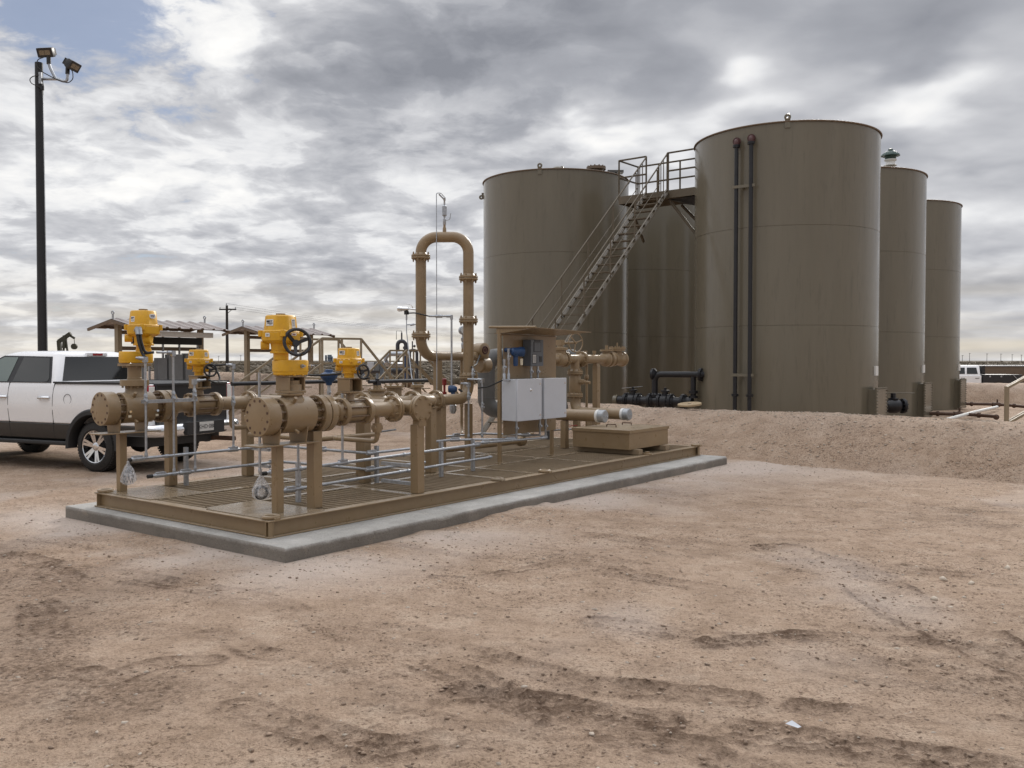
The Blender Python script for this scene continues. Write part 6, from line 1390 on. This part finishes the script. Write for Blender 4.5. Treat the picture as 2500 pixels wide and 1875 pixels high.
# ------------------------------------------------------------------ floodlight pole
PX, PY = -11.45, 22.0
f = thing('light_pole', 'tall black pole with two floodlights on a curved bracket', 'light pole', (PX, PY, 0))
def lp_(x, z, y=0.): return Vector((PX + (x - 105) * .01, PY + y, 1.78 + (880 - z) * .01))
mb = MB(); mb.lathe((PX, PY, -.1), (0, 0, 1), [(0, .118), (9.08, .090)], 28); mb.build('pole', 'blackpole', f)
mb = MB(); mb.tube([lp_(108, 199), lp_(150, 199), lp_(165, 205), lp_(173, 203), lp_(175, 180)], .034, 12, bend=.05); mb.tube([lp_(145, 198), lp_(134, 176), lp_(130, 165), lp_(129, 150)], .034, 12, bend=.1); mb.bx(PX + .05, PX + .12, PY - .12, PY - .08, 8.45, 8.72); mb.build('bracket', 'galv', f)
def flood(c, n, nm):
    n = Vector(n).normalized(); x = n.cross(z_).normalized(); y = x.cross(n); m = Matrix((x, y, n)).transposed().to_4x4(); m.translation = c
    mb = MB(m); mb.loft([[(a * .8, b * .7, -.10) for a, b in rrect(.40, .22, .02, 2)], [(a, b, -.02) for a, b in rrect(.40, .22, .02, 2)], [(a, b, .08) for a, b in rrect(.40, .22, .02, 2)]]); h = mb.build(nm, 'black', f)
    mb = MB(m); mb.bx(-.14, -.006, -.055, .055, .079, .084); mb.bx(.006, .14, -.055, .055, .079, .084); mb.build('lens', 'lamp', h)
    mb = MB(m)
    for i in range(9): mb.bx(-.16 + .04 * i - .004, -.16 + .04 * i + .004, -.08, .08, -.14, -.09)
    mb.build('cooling_fins', 'black', h)
flood(lp_(124, 135), (-.12, -.95, -.42), 'floodlight'); flood(lp_(186, 166), (.84, -.10, -.53), 'floodlight')
mb = MB(); mb.cyl(lp_(129, 163), lp_(129, 142), .05, seg=14); mb.cyl(lp_(174, 187), lp_(175, 168), .05, seg=14); mb.build('knuckle', 'black', f)
mb = MB(); mb.tube([lp_(118, 148, -.03), lp_(108, 156, -.12), lp_(107, 172, -.14), lp_(118, 185, -.12), lp_(135, 194, -.06), lp_(158, 205, -.05), lp_(178, 210, -.04), lp_(189, 200, -.03), lp_(188, 182, -.02), lp_(180, 172)], .011, 8, bend=.06)
mb.tube([lp_(112, 193, -.12), lp_(94, 196, -.1), lp_(88, 203, -.12), lp_(92, 213, -.12), lp_(110, 221, -.12), lp_(119, 225, -.12)], .011, 8, bend=.05); mb.tube([lp_(116, 199, -.1), lp_(121, 215, -.12), lp_(122, 222, -.12)], .011, 8); mb.build('cable', 'plastic', f)
mb = MB(); mb.cyl(lp_(119, 219, -.12), lp_(119, 229, -.12), .04, seg=12); mb.build('junction_box', 'blackpipe', f)
mb = MB(); mb.beam((PX + .112, PY - .01, .4), (PX + .093, PY - .01, 8.2), .014, .02); mb.build('conduit', 'galv', f)

# ------------------------------------------------------------------ ribbed-roof shelters
d_ = Vector((1.45, 2.8, 0)); LSH = d_.length
FS = heading((-10.35, 23.4, 0), -math.degrees(math.atan2(d_.x, d_.y)))
s1 = thing('shelter', 'nearer ribbed-roof shelter with grey switch panels behind the pickup', 'shelter', (0, 0, 0), FS, group='tan ribbed-roof equipment shelters')
ZR, ZE, HWD = 2.86, 2.64, .90
for s in (1, -1):
    mb = MB(FS); n_ = 10
    sec = []
    xs_ = []
    for i in range(8):
        x = -.05 + (LSH + .1) * i / 8; w8 = (LSH + .1) / 8
        xs_ += [(x, 0), (x + w8 * .36, 0), (x + w8 * .42, .035), (x + w8 * .58, .035), (x + w8 * .64, 0)]
    xs_ += [(LSH + .05, 0)]
    top = [(x, 0.002 * s, ZR + h) for x, h in xs_]; bot = [(x, s * HWD, ZE + h) for x, h in xs_]
    for th in (0,):
        for i in range(len(top) - 1):
            mb.quad(top[i], top[i + 1], bot[i + 1], bot[i]); a = [Vector(q) - Vector((0, 0, .012)) for q in (top[i], bot[i], bot[i + 1], top[i + 1])]; mb.quad(*a)
            mb.quad(bot[i], bot[i + 1], a[2], a[1])
    mb.build('roof_sheet', 'roofmetal', s1, norm=False, ang=20)
mb = MB(FS)
for x in (-.05, LSH + .03):
    for s in (1, -1): mb.beam((x, 0, ZR - .05), (x, s * HWD, ZE - .05), .05, .07)
for y in (-.62, .62): mb.beam((0, y, ZE + .02), (LSH, y, ZE + .02), .04, .06)
mb.build('rafter', 'brownsteel', s1)
for x in (.16, LSH - .2): mb = MB(FS); mb.bx(x - .065, x + .065, -.065, .065, -.05, ZR - .12); mb.build('post', 'stile', s1)
for x in (.0, LSH - .03): mb = MB(FS); mb.torus((x, 0, ZR + .16), (1, 0, 0), .04, .018, 18, 6); mb.beam((x, 0, ZR - .02), (x, 0, ZR + .13), .05, .02); mb.build('lifting_eye', 'galv', s1)
mb = MB(FS)
for z in (1.10, 2.10, 2.52): mb.beam((.1, .0, z), (LSH - .1, .0, z), .06, .10)
mb.build('cross_rail', 'brownsteel', s1)
s1b = s1
s2m = heading((-8.5, 28.5, 0), -math.degrees(math.atan2(1.7, 2.7)))
s2 = copy_tree(s1, s2m, 'farther ribbed-roof shelter between the yellow handwheel actuator and the stile')
mb = MB(FS); mb.bx(1.0, 2.85, -.62, -.42, 2.42, 2.56); mb.build('light_fixture', 'label', s1, bevel=.01)
mb = MB(FS); mb.bx(.5, 2.9, -.12, -.07, 2.22, 2.42); mb.build('cable_tray', 'black', s1)
for x0, x1, z0, z1 in ((1.25, 1.55, 1.15, 1.85), (1.62, 2.10, 1.0, 1.95), (2.2, 2.75, 1.05, 1.98), (.45, .8, 1.1, 1.8)): mb = MB(FS); mb.bx(x0, x1, -.22, -.05, z0, z1); mb.build('switch_panel', 'cabinet', s1, bevel=.01)
for x in (.9, 1.12, 1.58, 2.15, 2.82): mb = MB(FS); mb.bx(x - .025, x + .025, -.048, -.01, .5, 2.47); mb.build('strut', 'galv', s1)

# ------------------------------------------------------------------ pipework of the next skid, far behind
def simple(name, label, cat, mat, fn, group=None):
    mb = MB(); p = fn(mb); o = mb.build(name, mat, None, loc=p); tag(o, label, cat, group); return o
def px(x, y, d): return Vector(((x - 1250) / 2200 * d, d, 1.78 + (880 - y) / 2200 * d))
def fn(mb): mb.tube([px(1000, 864, 33), px(941, 864, 33), px(941, 890, 33), px(990, 890, 34)], .085, 16, bend=.22, bseg=3); return px(941, 890, 33)
simple('grey_bend_pipe', 'pale grey pipe bent into a C beyond the stiles', 'pipe', 'galv', fn)
def fn(mb): mb.tube([px(971, 930, 34), px(971, 833, 34), px(991, 833, 34), px(991, 860, 34)], .075, 14, bend=.15); mb.lathe(px(991, 852, 34), (0, 0, 1), [(0, .11), (.04, .11), (.05, .11), (.09, .11)], 14); mb.cyl(px(981, 833, 34), px(981, 812, 34), .03, seg=8); mb.tube([px(981, 812, 34), px(981, 808, 34), px(968, 808, 34), px(968, 829, 34)], .012, 6); return px(971, 930, 34)
simple('small_pipe_loop', 'small dark upside-down U pipe with a vent far behind the tall loop', 'pipe loop', 'bluepipe', fn)
def fn(mb): mb.cyl(px(991, 930, 33.5), px(991, 868, 33.5), .085, seg=14); mb.lathe(px(991, 872, 33.5), (0, 0, 1), [(0, .12), (.04, .12)], 14); return px(991, 930, 33.5)
simple('blue_column', 'dark blue upright pipe beside the small far loop', 'pipe', 'blue', fn)
def fn(mb): mb.tube([px(1000, 930, 35), px(1000, 855, 35), px(1018, 855, 35), px(1018, 930, 35)], .06, 12, bend=.12); mb.cyl(px(1007, 855, 35), px(1007, 833, 35), .025, seg=8); mb.ball(px(1012, 845, 35), .06, 1); return px(1000, 930, 35)
simple('small_pipe_loop', 'second dark pipe hoop half hidden by the left loop leg', 'pipe loop', 'bluepipe', fn)
f = thing('meter_cabinet', 'small pale cabinet on a blue stand far behind the near stud valve', 'cabinet', px(905, 925, 31))
a_ = px(906, 894, 31); mb = MB(); mb.box(a_, (.22, .25, .28)); mb.build('box_body', 'greybox', f, bevel=.01); mb = MB(); mb.box(a_ + Vector((.2, .05, .0)), (.16, .25, .30)); mb.build('side_box', 'cabinet', f); mb = MB(); mb.beam(a_ + Vector((.36, .1, -1.75)), a_ + Vector((.36, .1, .1)), .12, .12); mb.build('stand', 'farblue', f)
def fn(mb): mb.tube([px(1010, 928, 32), px(1010, 905, 32), px(900, 905, 32), px(900, 935, 32)], .09, 14, bend=.15); mb.lathe(px(960, 905, 32), (1, 0, 0), [(0, .14), (.05, .14), (.2, .16), (.25, .14)], 14); return px(1010, 928, 32)
simple('low_pipe', 'low dark blue-grey pipe run behind the stiles', 'pipe', 'bluepipe', fn)
def fn(mb):
    for i in range(5): mb.cyl(px(855 + 33 * i, 925, 36 + i % 2), px(855 + 33 * i, 893 + 4 * (i % 3), 36 + i % 2), .05, seg=8)
    mb.cyl(px(850, 905, 36), px(1000, 906, 37), .05, seg=8); return px(850, 925, 36)
simple('pipe_rack', 'far rack of thin dark pipes beyond the stiles', 'pipe rack', 'farblue', fn)

# ------------------------------------------------------------------ far away: pump jack, poles, towers, scrub
f = thing('pump_jack', 'distant dark pump jack, its beam raised, left of the light pole', 'pump jack', px(160, 880, 230))
g_ = lambda x, y: px(x, y, 230)
mb = MB(); mb.beam(g_(158, 850), g_(160, 819), .9, .8); mb.beam(g_(152, 888), g_(160, 822), .4, .4); mb.beam(g_(169, 888), g_(161, 822), .4, .4); mb.beam(g_(156, 866), g_(166, 866), .25, .25); mb.build('post', 'pump', f)
mb = MB(); mb.beam(g_(144, 834), g_(174, 814), .75, .9); mb.beam(g_(170, 818), g_(183, 826), .5, .5); mb.build('walking_beam', 'pump', f)
mb = MB(); mb.beam(g_(145, 832), g_(147, 862), 1.0, .8); mb.beam(g_(182, 824), g_(183, 845), .12, .12); mb.cyl(g_(182, 846) + Vector((0, -.3, 0)), g_(182, 846) + Vector((0, .3, 0)), .75, seg=18); mb.beam(g_(150, 880), g_(190, 880), .8, .6); mb.build('horse_head', 'pump', f)
up = thing('utility_pole', 'dark wooden utility pole with a crossarm beyond the first shelter', 'utility pole', (-37.9, 120, 0), group='wooden utility poles')
mb = MB(Matrix.Translation((-37.9, 120, 0))); mb.lathe((0, 0, -.5), (0, 0, 1), [(0, .24), (9.6, .16)], 12); mb.build('post', 'polewood', up)
mb = MB(Matrix.Translation((-37.9, 120, 0))); mb.beam((-.95, -.2, 8.55), (1.3, -.2, 8.55), .14, .18); mb.beam((.0, -.2, 7.9), (.7, -.2, 8.5), .06, .06); mb.build('crossarm', 'polewood', up)
mb = MB(Matrix.Translation((-37.9, 120, 0)))
for x in (-.85, 0, 1.2): mb.cyl((x, -.2, 8.6 if x else 9.0), (x, -.2, 8.85 if x else 9.35), .06, seg=8)
mb.build('insulator', 'galv', up)
def pole_far(x, top, d, label):
    c = copy_tree(up, Matrix.Translation(((x - 1250) / 2200 * d, d, -.3 + 1.78 + (880 - top) * d / 2200 - 9.1)), label); return c
for i, (x, t, n_) in enumerate(((2349, 866, 'first'), (2366.6, 861, 'tallest-looking'), (2409, 862, 'third'), (2443, 862.5, 'fourth'), (2470.5, 864, 'fifth'), (2493, 865, 'rightmost'))):
    pole_far(x, t, 900, '%s far pole of the row on the horizon right of the tanks' % n_)
for x, t, d, lab in ((534, 868, 900, 'tiny far pole just left of the second shelter post'), (588, 866, 850, 'tiny far pole inside the second shelter frame'), (711, 866, 880, 'tiny far pole seen beside the handwheel actuator'), (757, 867, 900, 'tiny far pole seen between the stile posts')): pole_far(x, t, d, lab)
for k_, (zw, xo) in enumerate(((8.85, -.85), (9.35, 0.), (8.85, 1.2))):
    a = Vector((-37.9 + xo, 119.8, zw)); b = Vector((34. + xo, 330., 9.2)); a2 = Vector((-80 + xo, -10 + 60, 8.9))
    pts = [a + (b - a) * t - Vector((0, 0, 2.2 * 4 * t * (1 - t))) for t in [i / 16 for i in range(17)]]
    mb = MB(); mb.tube(pts, .012, 5); o = mb.build('overhead_wire', 'polewood', None, loc=tuple(a)); tag(o, ['left wire from the crossarm of the utility pole, running right', 'topmost wire from the head of the utility pole, running right', 'right wire from the crossarm of the utility pole, running right'][k_], 'overhead wire', 'overhead wires')
for x, y, wd, lab in ((796, 869, 1.6, 'short far process tower seen through the stile'), (805, 868, 3.4, 'stout far process tower seen through the stile'), (811, 872, 1.2, 'thin far stack right of the process towers')):
    p = px(x, 880, 1400); h = (880 - y) * 1400 / 2200 + 3
    f = thing('process_tower', lab, 'tower', (p.x, p.y, 0), group='far process towers'); mb = MB(); mb.cyl((p.x, p.y, -2), (p.x, p.y, h), wd, seg=12); mb.lathe((p.x, p.y, h * .55), (0, 0, 1), [(0, wd * 1.35), (.4, wd * 1.35)], 12); mb.build('column', 'farblue', f)
M['scrub'] = paint('dry_scrub', (.085, .066, .042), .95, var=.45, scale=.6)
def scr(n, d0, d1):
    out = []
    while len(out) < n:
        d = d0 * (d1 / d0) ** rng.random(4000); a = rng.uniform(-.62, .62, 4000); x = a * d
        k = (fbm(x * .05, d * .05, 3, 71) > -.05 - .2 * rng.random(4000)) & (d > 60)
        out += list(zip(x[k], d[k]))
    return np.array(out[:n])
p_ = scr(9000, 66, 900); stones('scrub', on_ground(p_) + np.array([0, 0, .1]), .16 + .42 * rng.random(len(p_)) ** 2 + p_[:, 1] * .0009, 'scrub', .75)
# dirt heaps beside the skid
def heap(c, rx, ry, hh, label, seed):
    n = 60; t = np.linspace(0, 2 * np.pi, n); r = np.linspace(0, 1, 22); g, q = np.meshgrid(t, r)
    x = c[0] + np.cos(g) * q * rx * (1 + fbm(np.cos(g) * 1.5, np.sin(g) * 1.5, 3, seed) * .5); y = c[1] + np.sin(g) * q * ry * (1 + fbm(np.cos(g) * 1.5, np.sin(g) * 1.5, 3, seed) * .5)
    z = hh * (1 - sstep(0, 1, q)) + fbm(x * 2, y * 2, 4, seed + 3) * .22 * (1 - q) + fbm(x * 7, y * 7, 3, seed + 5) * .09 * (1 - q) - .05 * q
    o = sheet_co('dirt_heap', np.stack([x, y, z], -1).reshape(-1, 3), n, 22, {'damp': z * 0 + .1, 'dust': z * 0 + .2, 'scrub': z * 0}, 'bermsoil', None)
    return tag(o, label, 'dirt heap', 'dirt heaps behind the skid')
heap((-9.4, 29.5), 3.2, 1.6, 1.35, 'rounded heap of pale dirt between the two shelters, above the truck tailgate', 5)
heap((-5.6, 27.5), 3.4, 1.5, .95, 'long low dirt heap behind the larger stile', 15)
M['rock'] = paint('pale_caliche_rock', (.56, .48, .39), .9, var=.2, scale=30, bump=.3)
# litter on the ground
mb = MB(); c = Vector((1.36, 4.31, .016)); q = [c + Vector(t) for t in ((-.035, .012, .004), (.0, .022, .016), (.03, -.026, .004), (.012, -.03, .0))]; mb.loft([q, [p + Vector((0, 0, .0015)) for p in q]]); o = mb.build('paper_scrap', 'greybox', None, loc=tuple(c)); tag(o, 'small scrap of pale paper lying on the bare dirt in the foreground', 'litter')
for i, (x, y, s) in enumerate(((3.55, 7.37, .036), (3.70, 7.22, .026), (4.32, 7.81, .028), (3.18, 6.75, .026), (-1.95, 8.0, .045))):
    q = np.array([[x, y]]); o = stones('rock', on_ground(q) + np.array([0, 0, s * .3]), np.array([s]), 'rock', .7); del o['kind']
    tag(o, ['largest pale rock on the dirt at the right', 'pale rock just right of the largest one', 'pale rock farthest right on the open dirt', 'small rock below the largest one on the right', 'pale rock lying against the near face of the concrete pad'][i], 'rock', 'loose rocks on the dirt')
sc.cycles.max_bounces = 8; sc.cycles.diffuse_bounces = 4; sc.cycles.glossy_bounces = 4; sc.cycles.transparent_max_bounces = 12
sc.cycles.use_denoising = True
